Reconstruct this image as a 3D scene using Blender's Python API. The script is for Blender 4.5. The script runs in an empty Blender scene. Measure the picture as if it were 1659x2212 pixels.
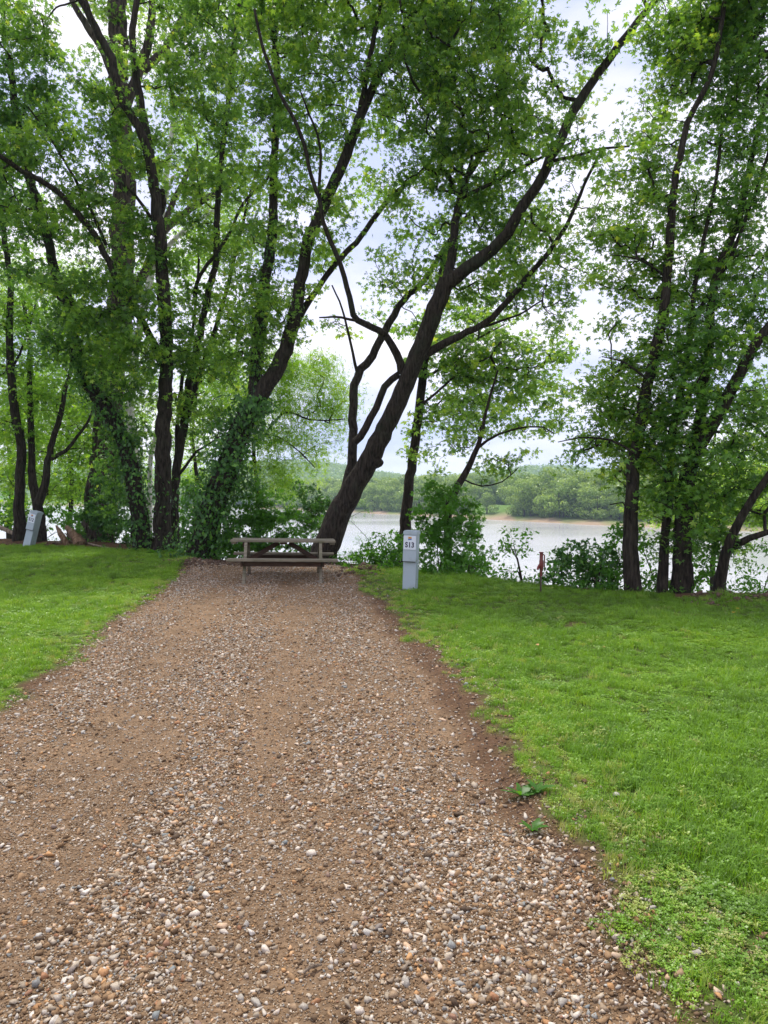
import bpy, math, random
import numpy as np
from mathutils import Vector, Matrix, noise as mnoise
random.seed(7); RNG = np.random.default_rng(7)
S = bpy.context.scene
COL = S.collection

# ------------------------------------------------------------------ camera
F, CX, CY, HZ, EYE = 1533.0, 829.5, 1106.0, 1060.0, 1.6     # picture units of a 1659 x 2212 frame
PITCH = math.atan((CY - HZ) / F)
cam = bpy.data.objects.new('camera', bpy.data.cameras.new('camera')); COL.objects.link(cam)
cam.location = (0, 0, EYE); cam.rotation_euler = (math.pi / 2 - PITCH, 0, 0)
cam.data.sensor_fit = 'VERTICAL'; cam.data.sensor_height = 34.63; cam.data.lens = 34.63 * F / 2212
cam.data.clip_end = 9000; cam.data.clip_start = 0.05
S.camera = cam
# ------------------------------------------------------------------ world, sun, exposure
SUN_EL, SUN_AZ = math.radians(62), math.radians(338)        # azimuth clockwise from +Y
w = bpy.data.worlds.new("World"); S.world = w; w.use_nodes = True
nt = w.node_tree; N = nt.nodes; L = nt.links; N.clear()
sky = N.new('ShaderNodeTexSky'); sky.sky_type = 'NISHITA'; sky.sun_disc = False
sky.sun_elevation = SUN_EL; sky.sun_rotation = SUN_AZ; sky.dust_density = 2.0
tc = N.new('ShaderNodeTexCoord'); mp = N.new('ShaderNodeMapping'); mp.inputs['Scale'].default_value = (1, 1, 3.2)
n1 = N.new('ShaderNodeTexNoise'); n1.inputs['Scale'].default_value = 2.6; n1.inputs['Detail'].default_value = 7; n1.inputs['Roughness'].default_value = .52
cr = N.new('ShaderNodeValToRGB'); cr.color_ramp.elements[0].position = .38; cr.color_ramp.elements[0].color = (5.4, 6.0, 8.9, 1)
cr.color_ramp.elements[1].position = .60; cr.color_ramp.elements[1].color = (9.9, 9.6, 10.4, 1)
e = cr.color_ramp.elements.new(.48); e.color = (7.6, 7.7, 9.9, 1)
n2 = N.new('ShaderNodeTexNoise'); n2.inputs['Scale'].default_value = 1.7; n2.inputs['Detail'].default_value = 5
c2 = N.new('ShaderNodeValToRGB'); c2.color_ramp.elements[0].position = .3; c2.color_ramp.elements[0].color = (.72,) * 3 + (1,)
c2.color_ramp.elements[1].position = .5; c2.color_ramp.elements[1].color = (.95,) * 3 + (1,)
mx = N.new('ShaderNodeMix'); mx.data_type = 'RGBA'
bg = N.new('ShaderNodeBackground'); bg.inputs['Strength'].default_value = 0.1
out = N.new('ShaderNodeOutputWorld')
L.new(tc.outputs['Generated'], mp.inputs[0]); L.new(mp.outputs[0], n1.inputs['Vector']); L.new(mp.outputs[0], n2.inputs['Vector'])
L.new(n1.outputs[0], cr.inputs[0]); L.new(n2.outputs[0], c2.inputs[0])
L.new(c2.outputs[0], mx.inputs[0]); L.new(sky.outputs[0], mx.inputs[6]); L.new(cr.outputs[0], mx.inputs[7])
L.new(mx.outputs[2], bg.inputs[0]); L.new(bg.outputs[0], out.inputs[0])
sl = bpy.data.lights.new('sun', 'SUN'); sl.energy = 3.1; sl.angle = math.radians(10); sl.color = (1, .96, .88)
so = bpy.data.objects.new('sun', sl); COL.objects.link(so)
sd = Vector((math.sin(SUN_AZ) * math.cos(SUN_EL), math.cos(SUN_AZ) * math.cos(SUN_EL), math.sin(SUN_EL)))
so.rotation_euler = sd.to_track_quat('Z', 'Y').to_euler(); so.location = (0, -5, 30)
S.view_settings.view_transform = 'Standard'; S.view_settings.look = 'None'; S.view_settings.gamma = 1
S.view_settings.exposure = 0.46
cy = S.cycles
cy.max_bounces = 7; cy.diffuse_bounces = 4; cy.glossy_bounces = 3; cy.transmission_bounces = 5; cy.volume_bounces = 0
cy.transparent_max_bounces = 6; cy.caustics_reflective = False; cy.caustics_refractive = False
cy.use_denoising = True; cy.sample_clamp_indirect = 6

# ------------------------------------------------------------------ helpers
def W(u, v, Y):
    a, b = (u - CX) / F, -(v - CY) / F
    dy = math.cos(PITCH) + b * math.sin(PITCH); dz = -math.sin(PITCH) + b * math.cos(PITCH)
    t = Y / dy
    return np.array((a * t, Y, EYE + dz * t))

def tag(o, label=None, cat=None, group=None, kind=None):
    if label: o['label'] = label
    if cat: o['category'] = cat
    if group: o['group'] = group
    if kind: o['kind'] = kind
    return o

def empty(name, loc, label, cat, group=None, rz=0):
    o = bpy.data.objects.new(name, None); COL.objects.link(o)
    o.location = loc; o.rotation_euler = (0, 0, rz); o.empty_display_size = .2
    return tag(o, label, cat, group)

def link(name, me, mat, parent=None, world=True):
    """one mesh object; with world=True the mesh is in world coordinates and the parent only translated/rotated"""
    o = bpy.data.objects.new(name, me); COL.objects.link(o)
    if mat is not None: me.materials.append(mat)
    if parent is not None:
        o.parent = parent
        if world:
            m = Matrix.Identity(4); p = parent
            while p is not None:
                m = Matrix.LocRotScale(p.location, p.rotation_euler, p.scale) @ m; p = p.parent
            o.matrix_parent_inverse = Matrix.Identity(4)
            me.transform(m.inverted())
    return o

def npmesh(name, V, Fc, smooth=False, tint=None, col=None, fw=None):
    """V (n,3); Fc (m,k) all faces of the same size; tint: per-face float"""
    me = bpy.data.meshes.new(name); V = np.asarray(V, np.float32); Fc = np.asarray(Fc, np.int32)
    m, k = Fc.shape
    me.vertices.add(len(V)); me.vertices.foreach_set('co', V.ravel())
    me.loops.add(m * k); me.loops.foreach_set('vertex_index', Fc.ravel())
    me.polygons.add(m); me.polygons.foreach_set('loop_start', np.arange(0, m * k, k, dtype=np.int32))
    if smooth: me.polygons.foreach_set('use_smooth', np.ones(m, bool))
    me.update(calc_edges=True)
    if tint is not None:
        a = me.attributes.new('tint', 'FLOAT', 'FACE'); a.data.foreach_set('value', np.asarray(tint, np.float32))
    if col is not None:
        a = me.attributes.new('col', 'FLOAT_COLOR', 'POINT')
        c = np.ones((len(V), 4), np.float32); c[:, :3] = col; a.data.foreach_set('color', c.ravel())
    return me

class Geo:
    """collects mixed pieces of quads; cylinder/box/tube"""
    def __init__(s): s.V = []; s.Q = []; s.n = 0
    def add(s, V, Q):
        V = np.asarray(V, float); s.V.append(V); s.Q.append(np.asarray(Q) + s.n); s.n += len(V)
    def mesh(s, name, smooth=False, **k):
        return npmesh(name, np.concatenate(s.V), np.concatenate(s.Q), smooth, **k)
    def tube(s, P, R, seg=8, rough=0.0, cap=True, seed=0):
        P = np.asarray(P, float); R = np.asarray(R, float); n = len(P)
        T = np.gradient(P, axis=0); T /= np.linalg.norm(T, axis=1)[:, None] + 1e-9
        a = np.array((1., 0, 0)) if abs(T[0][0]) < .8 else np.array((0, 1., 0))
        u = np.cross(T[0], a); u /= np.linalg.norm(u); rings = []
        ang = np.arange(seg) * 2 * math.pi / seg; rs = np.random.default_rng(seed)
        ph = rs.uniform(0, 6.28, 4)
        for i in range(n):
            u = u - T[i] * u.dot(T[i]); u /= np.linalg.norm(u); w_ = np.cross(T[i], u)
            rr = R[i] * (1 + rough * (np.sin(2 * ang + ph[0] + i * .23) * .5 + np.sin(3 * ang + ph[1] - i * .31) * .5 + np.sin(5 * ang + ph[2] + i * .5) * .3 + rs.uniform(-.35, .35, seg)))
            rings.append(P[i] + rr[:, None] * (np.cos(ang)[:, None] * u + np.sin(ang)[:, None] * w_))
        V = np.concatenate(rings); i = np.arange(n - 1)[:, None] * seg; j = np.arange(seg)[None]; j2 = (j + 1) % seg
        Q = np.stack([i + j, i + j2, i + seg + j2, i + seg + j], -1).reshape(-1, 4)
        s.add(V, Q)
        if cap:
            for base, p in ((0, P[0]), ((n - 1) * seg, P[-1])):
                c = V[base:base + seg]; h = seg // 2 * 2
                s.add(np.vstack([c, p[None]]), [[k, (k + 1) % seg, (k + 2) % seg, seg] for k in range(0, h, 2)])

def bm_obj(name, build, mat, parent=None, bevel=0.0, smooth=False):
    import bmesh
    bm = bmesh.new(); build(bm)
    if bevel: bmesh.ops.bevel(bm, geom=list(bm.edges), offset=bevel, segments=2, affect='EDGES', clamp_overlap=True)
    me = bpy.data.meshes.new(name); bm.to_mesh(me); bm.free()
    if smooth: me.polygons.foreach_set('use_smooth', np.ones(len(me.polygons), bool))
    me.materials.append(mat); o = bpy.data.objects.new(name, me); COL.objects.link(o)
    if parent is not None: o.parent = parent
    return o
def box(bm, c, s, rot=None):
    import bmesh
    m = Matrix.Translation(c) @ (rot.to_4x4() if rot is not None else Matrix.Identity(4)) @ Matrix.Diagonal((*s, 1))
    return bmesh.ops.create_cube(bm, size=1, matrix=m)['verts']

def fbm(x, y, sc, seed=0, oct=4):
    """cheap value noise fbm in numpy, about -1..1"""
    r = np.zeros_like(np.asarray(x, float)); amp = 1; tot = 0
    for o in range(oct):
        X = np.asarray(x) * sc + 17.3 * seed + 5.1 * o; Y = np.asarray(y) * sc - 9.7 * seed + 3.3 * o
        xi = np.floor(X); yi = np.floor(Y); fx = X - xi; fy = Y - yi; fx = fx * fx * (3 - 2 * fx); fy = fy * fy * (3 - 2 * fy)
        def h(a, b):
            q = np.sin(a * 127.1 + b * 311.7 + seed * 74.7) * 43758.5453; return (q - np.floor(q)) * 2 - 1
        v = (h(xi, yi) * (1 - fx) + h(xi + 1, yi) * fx) * (1 - fy) + (h(xi, yi + 1) * (1 - fx) + h(xi + 1, yi + 1) * fx) * fy
        r = r + v * amp; tot += amp; amp *= .5; sc = sc * 2.03
    return r / tot
def sstep(a, b, x):
    t = np.clip((x - a) / (b - a), 0, 1); return t * t * (3 - 2 * t)

# ------------------------------------------------------------------ terrain description
EX = [-80, -20, -12, -8, -5.5, -4, -.9, .65, 1.7, 3.2, 5.3, 12, 60]
EY = [27, 23, 22.3, 21, 18.9, 16.9, 16.2, 14.4, 12.9, 11.3, 10.5, 9.6, 6]
SX = [-900, -75, -12, 32, 56, 88, 150, 400, 1500]
SY = [760, 398, 313, 245, 205, 168, 135, 110, 90]
def bank_y(x): return np.interp(x, EX, EY)
def shore_y(x): return np.interp(x, SX, SY)
WATER = -8.0
def drive_lr(y):
    return -2.74 - (y - 5.06) * .135 , .50 - (y - 4.54) * .118
def height(x, y):
    x = np.asarray(x, float); y = np.asarray(y, float)
    h = fbm(x, y, .35, 3) * .05 + fbm(x, y, 2.2, 4, 2) * .012
    l, r = drive_lr(y); ind = sstep(-.25, .2, x - l) * sstep(-.25, .2, r + .12 - x) * (y < 17)
    h = h * (1 - .75 * ind) - .045 * ind
    # shallow wheel ruts
    s = (x - l) / (r - l); h = h - ind * .022 * (np.exp(-((s - .28) / .085) ** 2) + np.exp(-((s - .62) / .1) ** 2)) + ind * .006 * fbm(x * 4, y * .7, 2.2, 14, 3) + ind * .012 * fbm(x, y, 3.5, 15, 3)
    d = y - bank_y(x) + fbm(x, y, .5, 8) * .35
    t = np.clip(d / 13, 0, 1); h = h - 9.6 * np.sin(math.pi / 2 * t) ** 1.15
    # earth berms along the back of the bank, left and right
    h = h + .10 * np.exp(-((d + .5) / .5) ** 2) * (sstep(-6.2, -7.4, x) + sstep(4.1, 4.9, x)) * (1 + .6 * fbm(x, y, 1.5, 2))
    h = h + .09 * np.exp(-(((x + .35) / .3) ** 2 + ((y - 14.4) / .5) ** 2)) + .10 * np.exp(-(((x + 4.2) / .45) ** 2 + ((y - 15.7) / .6) ** 2))
    d2 = y - shore_y(x)
    h = h + np.where(d2 > -25, sstep(-25, 12, d2) * 2.6 + sstep(8, 50, d2) * 2.2 + sstep(60, 300, d2) * 2.5, 0)
    far = sstep(150, 500, d2)
    hl = 38 * np.exp(-(((x + 150) / 170) ** 2 + ((y - 1250) / 330) ** 2)) + 27 * np.exp(-(((x - 285) / 150) ** 2 + ((y - 1250) / 260) ** 2)) \
        + 36 * np.exp(-(((x + 620) / 330) ** 2 + ((y - 1500) / 400) ** 2)) + 16 * np.exp(-(((x - 800) / 500) ** 2 + ((y - 1500) / 400) ** 2)) + 14 * sstep(900, 1900, y)
    return h + far * hl * (1 + .12 * fbm(x, y, .008, 5))
def gz(x, y): return float(height(np.array([x]), np.array([y]))[0])
def G(u, v):
    Y = EYE * F / (v - HZ)
    for _ in range(6):
        p = W(u, v, Y); z = gz(p[0], Y); Y *= (EYE - z) / max(EYE - p[2], .05)
    p = W(u, v, Y); p[2] = gz(p[0], p[1]); return p

# ------------------------------------------------------------------ materials
def mat(name):
    m = bpy.data.materials.new(name); m.use_nodes = True; return m, m.node_tree.nodes, m.node_tree.links, m.node_tree.nodes['Principled BSDF']
def ramp(N, stops):
    r = N.new('ShaderNodeValToRGB'); el = r.color_ramp.elements
    el[0].position, el[0].color = stops[0][0], (*stops[0][1], 1); el[1].position, el[1].color = stops[-1][0], (*stops[-1][1], 1)
    for p, c in stops[1:-1]: k = el.new(p); k.color = (*c, 1)
    return r
def noise_node(N, L, scale, detail=4, vec=None, rough=.55):
    n = N.new('ShaderNodeTexNoise'); n.inputs['Scale'].default_value = scale; n.inputs['Detail'].default_value = detail; n.inputs['Roughness'].default_value = rough
    if vec is not None: L.new(vec, n.inputs['Vector'])
    return n
def bump(N, L, h, p, strength, dist):
    b = N.new('ShaderNodeBump'); b.inputs['Strength'].default_value = strength; b.inputs['Distance'].default_value = dist
    L.new(h, b.inputs['Height']); L.new(b.outputs[0], p.inputs['Normal']); return b
def leaf_mat(name, stops, trans=.45, instancer=False, tw=(1.5, 1.35, .6)):
    m, N, L, p = mat(name)
    a = N.new('ShaderNodeAttribute'); a.attribute_name = 'tint'
    if instancer: a.attribute_type = 'INSTANCER'
    r = ramp(N, stops); L.new(a.outputs['Fac'], r.inputs[0]); L.new(r.outputs[0], p.inputs['Base Color'])
    p.inputs['Roughness'].default_value = .42; p.inputs['Specular IOR Level'].default_value = .5
    t = N.new('ShaderNodeBsdfTranslucent'); mu = N.new('ShaderNodeMix'); mu.data_type = 'RGBA'; mu.blend_type = 'MULTIPLY'; mu.inputs[0].default_value = 1
    mu.inputs[7].default_value = (*tw, 1); L.new(r.outputs[0], mu.inputs[6]); L.new(mu.outputs[2], t.inputs[0])
    ms = N.new('ShaderNodeMixShader'); ms.inputs[0].default_value = trans
    L.new(p.outputs[0], ms.inputs[1]); L.new(t.outputs[0], ms.inputs[2]); L.new(ms.outputs[0], N['Material Output'].inputs['Surface'])
    return m
M = {}
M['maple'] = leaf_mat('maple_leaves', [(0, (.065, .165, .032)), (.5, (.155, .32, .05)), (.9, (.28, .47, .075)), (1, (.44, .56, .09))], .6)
M['maple_dark'] = leaf_mat('shaded_maple_leaves', [(0, (.045, .13, .03)), (.5, (.11, .26, .045)), (.92, (.20, .39, .065)), (1, (.34, .5, .08))], .56)  # darker copy of the maple leaf colours, canopy shade put into them
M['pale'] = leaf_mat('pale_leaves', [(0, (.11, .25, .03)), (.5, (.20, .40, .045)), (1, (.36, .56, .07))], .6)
M['vine'] = leaf_mat('vine_leaves', [(0, (.028, .09, .02)), (.6, (.06, .18, .03)), (1, (.14, .32, .04))], .4)
M['shrub'] = leaf_mat('shrub_leaves', [(0, (.08, .23, .025)), (.5, (.18, .43, .04)), (.9, (.30, .58, .06)), (1, (.48, .62, .08))], .58, .45)
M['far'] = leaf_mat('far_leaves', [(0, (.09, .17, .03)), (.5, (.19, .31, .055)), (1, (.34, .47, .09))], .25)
M['grass'] = leaf_mat('lawn_grass', [(0, (.095, .19, .018)), (.45, (.20, .385, .026)), (.8, (.34, .53, .05)), (1, (.42, .42, .15))], .4, True, (1.3, 1.2, .6))

def bark(name, dark, light, moss, scale=1.0, stretch=.16, bs=.9):
    m, N, L, p = mat(name)
    tc = N.new('ShaderNodeTexCoord'); mp = N.new('ShaderNodeMapping'); mp.inputs['Scale'].default_value = (1, 1, stretch); L.new(tc.outputs['Object'], mp.inputs[0])
    n = noise_node(N, L, 26 * scale, 6, mp.outputs[0], .6); r = ramp(N, [(.36, dark), (.64, light)]); L.new(n.outputs[0], r.inputs[0])
    n2 = noise_node(N, L, 2.6, 4, tc.outputs['Object']); r2 = ramp(N, [(.54, (0, 0, 0)), (.68, (1, 1, 1))]); L.new(n2.outputs[0], r2.inputs[0])
    mm = N.new('ShaderNodeMath'); mm.operation = 'MULTIPLY'; mm.inputs[1].default_value = .55; L.new(r2.outputs[0], mm.inputs[0])
    mx = N.new('ShaderNodeMix'); mx.data_type = 'RGBA'; L.new(mm.outputs[0], mx.inputs[0]); L.new(r.outputs[0], mx.inputs[6]); mx.inputs[7].default_value = (*moss, 1)
    L.new(mx.outputs[2], p.inputs['Base Color']); p.inputs['Roughness'].default_value = .9; p.inputs['Specular IOR Level'].default_value = .15
    bump(N, L, n.outputs[0], p, bs, .09); return m
M['bark'] = bark('maple_bark', (.013, .010, .008), (.060, .048, .037), (.04, .048, .03))
M['bark_dark'] = bark('dark_bark', (.014, .010, .008), (.055, .041, .031), (.035, .04, .025))
M['bark_furrow'] = bark('furrowed_bark', (.012, .009, .007), (.11, .085, .065), (.06, .06, .04), .75, .09, 1.0)
M['bark_white'] = bark('pale_sycamore_bark', (.38, .36, .31), (.62, .60, .55), (.22, .20, .15), .35, .5, .3)
M['deadwood'] = bark('dead_wood', (.10, .055, .03), (.30, .20, .13), (.2, .15, .1), .8)
M['barklog'] = bark('peeled_log', (.16, .12, .085), (.36, .29, .22), (.2, .16, .12), .5)

# ground
m, N, L, p = mat('ground'); M['ground'] = m
tc = N.new('ShaderNodeTexCoord'); a = N.new('ShaderNodeAttribute'); a.attribute_name = 'col'
n = noise_node(N, L, 38, 6, tc.outputs['Object'], .7); n2 = noise_node(N, L, 5, 5, tc.outputs['Object'])
r = ramp(N, [(.25, (.55, .52, .5)), (.5, (.95, .95, .95)), (.75, (1.55, 1.5, 1.42))]); L.new(n.outputs[0], r.inputs[0])
r2 = ramp(N, [(.3, (.78, .78, .78)), (.7, (1.2, 1.2, 1.2))]); L.new(n2.outputs[0], r2.inputs[0])
a1 = N.new('ShaderNodeMix'); a1.data_type = 'RGBA'; a1.blend_type = 'MULTIPLY'; a1.inputs[0].default_value = 1
a2 = N.new('ShaderNodeMix'); a2.data_type = 'RGBA'; a2.blend_type = 'MULTIPLY'; a2.inputs[0].default_value = 1
L.new(a.outputs['Color'], a1.inputs[6]); L.new(r.outputs[0], a1.inputs[7]); L.new(a1.outputs[2], a2.inputs[6]); L.new(r2.outputs[0], a2.inputs[7])
L.new(a2.outputs[2], p.inputs['Base Color']); p.inputs['Roughness'].default_value = .95; p.inputs['Specular IOR Level'].default_value = .1
n3 = noise_node(N, L, 90, 5, tc.outputs['Object'], .75); bump(N, L, n3.outputs[0], p, .8, .012)
# stones
m, N, L, p = mat('pebbles'); M['stone'] = m
a = N.new('ShaderNodeAttribute'); a.attribute_name = 'tint'
r = ramp(N, [(0, (.08, .055, .035)), (.14, (.19, .125, .07)), (.32, (.33, .22, .125)), (.46, (.29, .25, .20)), (.58, (.48, .43, .36)), (.70, (.36, .355, .34)), (.80, (.64, .60, .55)), (.87, (.50, .30, .14)), (.91, (.30, .155, .09)), (.95, (.20, .24, .26)), (1, (.68, .66, .63))])
L.new(a.outputs['Fac'], r.inputs[0]); tc = N.new('ShaderNodeTexCoord'); n = noise_node(N, L, 160, 4, tc.outputs['Object'])
r3 = ramp(N, [(.3, (.74, .66, .56)), (.65, (1.10, 1.03, .92))]); L.new(n.outputs[0], r3.inputs[0])
a1 = N.new('ShaderNodeMix'); a1.data_type = 'RGBA'; a1.blend_type = 'MULTIPLY'; a1.inputs[0].default_value = 1
L.new(r.outputs[0], a1.inputs[6]); L.new(r3.outputs[0], a1.inputs[7]); L.new(a1.outputs[2], p.inputs['Base Color'])
p.inputs['Roughness'].default_value = .75; p.inputs['Specular IOR Level'].default_value = .3
bump(N, L, n.outputs[0], p, .35, .004)
# water
m, N, L, p = mat('river_water'); M['water'] = m
p.inputs['Base Color'].default_value = (.62, .63, .62, 1); p.inputs['Roughness'].default_value = .10; p.inputs['IOR'].default_value = 1.6
tc = N.new('ShaderNodeTexCoord'); mp = N.new('ShaderNodeMapping'); mp.inputs['Scale'].default_value = (.45, 1, 1); L.new(tc.outputs['Object'], mp.inputs[0])
n = noise_node(N, L, 1.6, 5, mp.outputs[0], .6); n2 = noise_node(N, L, .02, 3, mp.outputs[0])
mm = N.new('ShaderNodeMath'); mm.operation = 'MULTIPLY'; L.new(n.outputs[0], mm.inputs[0])
r = ramp(N, [(.42, (.15, .15, .15)), (.58, (1, 1, 1))]); L.new(n2.outputs[0], r.inputs[0]); L.new(r.outputs[0], mm.inputs[1])
bump(N, L, mm.outputs[0], p, .6, .22)

def wood(name, dark, light, green):
    m, N, L, p = mat(name); tc = N.new('ShaderNodeTexCoord'); mp = N.new('ShaderNodeMapping'); mp.inputs['Scale'].default_value = (1.2, 22, 22); L.new(tc.outputs['Object'], mp.inputs[0])
    n = noise_node(N, L, 3.2, 6, mp.outputs[0], .65); r = ramp(N, [(.3, dark), (.7, light)]); L.new(n.outputs[0], r.inputs[0])
    n2 = noise_node(N, L, 5, 4, tc.outputs['Object']); r2 = ramp(N, [(.5, (0, 0, 0)), (.75, (.7, .7, .7))]); L.new(n2.outputs[0], r2.inputs[0])
    mx = N.new('ShaderNodeMix'); mx.data_type = 'RGBA'; L.new(r2.outputs[0], mx.inputs[0]); L.new(r.outputs[0], mx.inputs[6]); mx.inputs[7].default_value = (*green, 1)
    L.new(mx.outputs[2], p.inputs['Base Color']); p.inputs['Roughness'].default_value = .85; p.inputs['Specular IOR Level'].default_value = .2
    bump(N, L, n.outputs[0], p, .5, .004); return m
M['wood'] = wood('weathered_grey_wood', (.095, .082, .055), (.33, .29, .215), (.12, .125, .065))
M['wood_red'] = wood('brown_stained_wood', (.035, .021, .015), (.11, .068, .048), (.075, .062, .05))
def paint(name, c, dirt, rough=.45, lo=.52, hi=.8):
    m, N, L, p = mat(name); tc = N.new('ShaderNodeTexCoord'); n = noise_node(N, L, 7, 6, tc.outputs['Object'], .65)
    r = ramp(N, [(lo, c), (hi, dirt)]); L.new(n.outputs[0], r.inputs[0]); L.new(r.outputs[0], p.inputs['Base Color']); p.inputs['Roughness'].default_value = rough
    return m
M['box'] = paint('grey_painted_steel', (.40, .47, .52), (.30, .33, .33))
M['seam'] = paint('dark_seam', (.08, .09, .10), (.05, .05, .05))
M['plate'] = paint('white_sign_plate', (.72, .77, .84), (.62, .66, .70), .35)
M['ink'] = paint('navy_lettering', (.025, .02, .06), (.03, .03, .07), .5)
M['rust'] = paint('rusty_red_paint', (.19, .022, .018), (.10, .04, .025), .6, .42, .7)
M['rustpipe'] = paint('dark_pipe', (.07, .045, .04), (.10, .04, .025), .6, .4, .7)
M['yellow'] = paint('yellow_petals', (.8, .52, .02), (.8, .6, .05), .6)
M['leafbrown'] = paint('dry_leaf', (.42, .22, .08), (.30, .13, .05), .7, .4, .6)
M['lg_or'] = paint('orange_print', (.75, .38, .08), (.7, .4, .1)); M['lg_bl'] = paint('blue_print', (.08, .17, .42), (.1, .2, .4)); M['lg_rd'] = paint('red_print', (.35, .07, .05), (.3, .08, .05))
M['steel'] = paint('zinc_bolt', (.5, .5, .5), (.35, .33, .3), .35); M['steel'].node_tree.nodes['Principled BSDF'].inputs['Metallic'].default_value = .8

# ------------------------------------------------------------------ ground sheet
def axis(lo, hi, step, far_lo, far_hi, g=1.09):
    a = list(np.arange(lo, hi, step)); s = step; x = a[-1]
    while x < far_hi: s = min(s * g, 60); x += s; a.append(x)
    s = step; x = lo; b = []
    while x > far_lo: s = min(s * g, 60); x -= s; b.append(x)
    return np.array(b[::-1] + a)
gx = axis(-13, 7, .055, -3500, 3500); gy = axis(1.2, 23, .055, -120, 5200)
X, Y = np.meshgrid(gx, gy, indexing='ij'); Z = height(X, Y)
GRASS_C, SOIL_C, GRAVEL_C = np.array((.08, .115, .026)), np.array((.115, .068, .040)), np.array((.225, .15, .09))
def lawn_mask(x, y):
    """1 where turf grows, 0 on the drive, the bare edge and the bank"""
    l, r = drive_lr(y)
    wob = fbm(x, y, 1.1, 11) * .26 + fbm(x, y, 5, 12, 3) * .20
    bare = .25 - .036 * np.clip(y - 6, 0, 6) - .09 * np.clip(4.2 - y, 0, 2.2)
    right = sstep(-.06, .16, x - r - bare - wob); left = sstep(-.06, .12, l - x - .02 - wob * .7)
    m_ = np.maximum(right, left)
    m_ = np.where(y > 14.6, m_ * np.where(x < -4.2 + wob, 1, np.where(x > -.6 + wob, 1, 0)), m_)
    d = y - bank_y(x); edge = sstep(.25, -.2, d + wob)
    edge = np.where(x < -6.8, sstep(-1.0, -1.7, d + wob * 1.5), edge); edge = np.where(x > 4.3, sstep(-.35, -.9, d + wob), edge)
    patch = 1 - .8 * sstep(.5, .7, fbm(x, y, .8, 21)) * (x > 0)
    return m_ * edge * np.where((x > 0) & (y < 12), patch, 1)
lm = lawn_mask(X, Y)[..., None]
l, r = drive_lr(Y); ing = (sstep(-.15, .1, X - l + fbm(X, Y, 2, 6) * .12) * sstep(-.12, .12, r - X + fbm(X, Y, 2.4, 7) * .14) * (Y < bank_y(X) - .6))[..., None]
col = SOIL_C * (1 - ing) + GRAVEL_C * ing; col = col * (1 - lm) + GRASS_C * lm
s_ = ((X - l) / (r - l))[..., None]
d = Y - bank_y(X); slope = sstep(.4, 2, d)[..., None]; col = col * (1 - slope) + np.array((.05, .06, .03)) * slope
d2 = (Y - shore_y(X)); sand = (sstep(-30, -8, d2) * sstep(11, 5, d2 + fbm(X, Y, .03, 5) * 8))[..., None]
fw = sstep(4, 10, d2 + fbm(X, Y, .03, 5) * 10)[..., None]
col = col * (1 - fw) + np.array((.12, .21, .04)) * (1 + .25 * fbm(X, Y, .1, 6)[..., None]) * fw; col = col * (1 - sand) + np.array((.34, .25, .17)) * sand
nx, ny = len(gx), len(gy); I = np.arange(nx * ny).reshape(nx, ny)
Q = np.stack([I[:-1, :-1], I[1:, :-1], I[1:, 1:], I[:-1, 1:]], -1).reshape(-1, 4)
V = np.stack([X, Y, Z], -1).reshape(-1, 3)
ground = link('ground', npmesh('ground', V, Q, True, col=col.reshape(-1, 3)), M['ground']); tag(ground, kind='structure')
wm = npmesh('river', [(-3000, 14, WATER), (3000, 14, WATER), (3000, 1500, WATER), (-3000, 1500, WATER)], [[0, 1, 2, 3]])
river = link('river', wm, M['water']); tag(river, kind='structure')

# ------------------------------------------------------------------ gravel
ICO_V = []; t_ = (1 + 5 ** .5) / 2
for a_, b_ in ((1, t_), (1, -t_), (-1, t_), (-1, -t_)): ICO_V += [(0, a_, b_), (a_, b_, 0), (b_, 0, a_)]
ICO_V = np.array(ICO_V, float); ICO_V /= np.linalg.norm(ICO_V[0])
def hull_tris(P):
    import bmesh
    bm = bmesh.new(); vs = [bm.verts.new(p) for p in P]; bmesh.ops.convex_hull(bm, input=vs)
    bmesh.ops.triangulate(bm, faces=list(bm.faces)); bm.verts.index_update(); used = [v for v in bm.verts]
    vv = np.array([v.co[:] for v in used]); ix = {v: i for i, v in enumerate(used)}
    ff = np.array([[ix[v] for v in f.verts] for f in bm.faces if len(f.verts) == 3]); bm.free(); return vv, ff
STONES = []
for k in range(12):
    rr = np.random.default_rng(100 + k); nv = 12 if k < 8 else 9
    P = rr.normal(size=(nv, 3)); P /= np.linalg.norm(P, axis=1)[:, None]; P *= rr.uniform(.78, 1.2, (nv, 1)); P[:, 0] *= rr.uniform(.8, 1.15)
    STONES.append(hull_tris(P))
def rot_mats(n, rng, tilt=1.0):
    az = rng.uniform(0, 2 * math.pi, n); t1 = rng.normal(0, tilt, n); t2 = rng.normal(0, tilt, n)
    ca, sa, c1, s1, c2, s2 = np.cos(az), np.sin(az), np.cos(t1), np.sin(t1), np.cos(t2), np.sin(t2); O = np.zeros(n); I1 = np.ones(n)
    Rz = np.stack([ca, -sa, O, sa, ca, O, O, O, I1], -1).reshape(n, 3, 3)
    Rx = np.stack([I1, O, O, O, c1, -s1, O, s1, c1], -1).reshape(n, 3, 3); Ry = np.stack([c2, O, s2, O, I1, O, -s2, O, c2], -1).reshape(n, 3, 3)
    return Rz @ Rx @ Ry
def scatter(T, pos, R, sc, tint):
    """T=(verts, faces); sc (n,3) or (n,1)"""
    TV, TF = T; n = len(pos); V = (R @ (TV[None] * sc[:, None, :]).transpose(0, 2, 1)).transpose(0, 2, 1) + pos[:, None, :]
    Fc = TF[None] + (np.arange(n) * len(TV))[:, None, None]
    return V.reshape(-1, 3), Fc.reshape(-1, TF.shape[1]), np.repeat(tint, len(TF))
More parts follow.
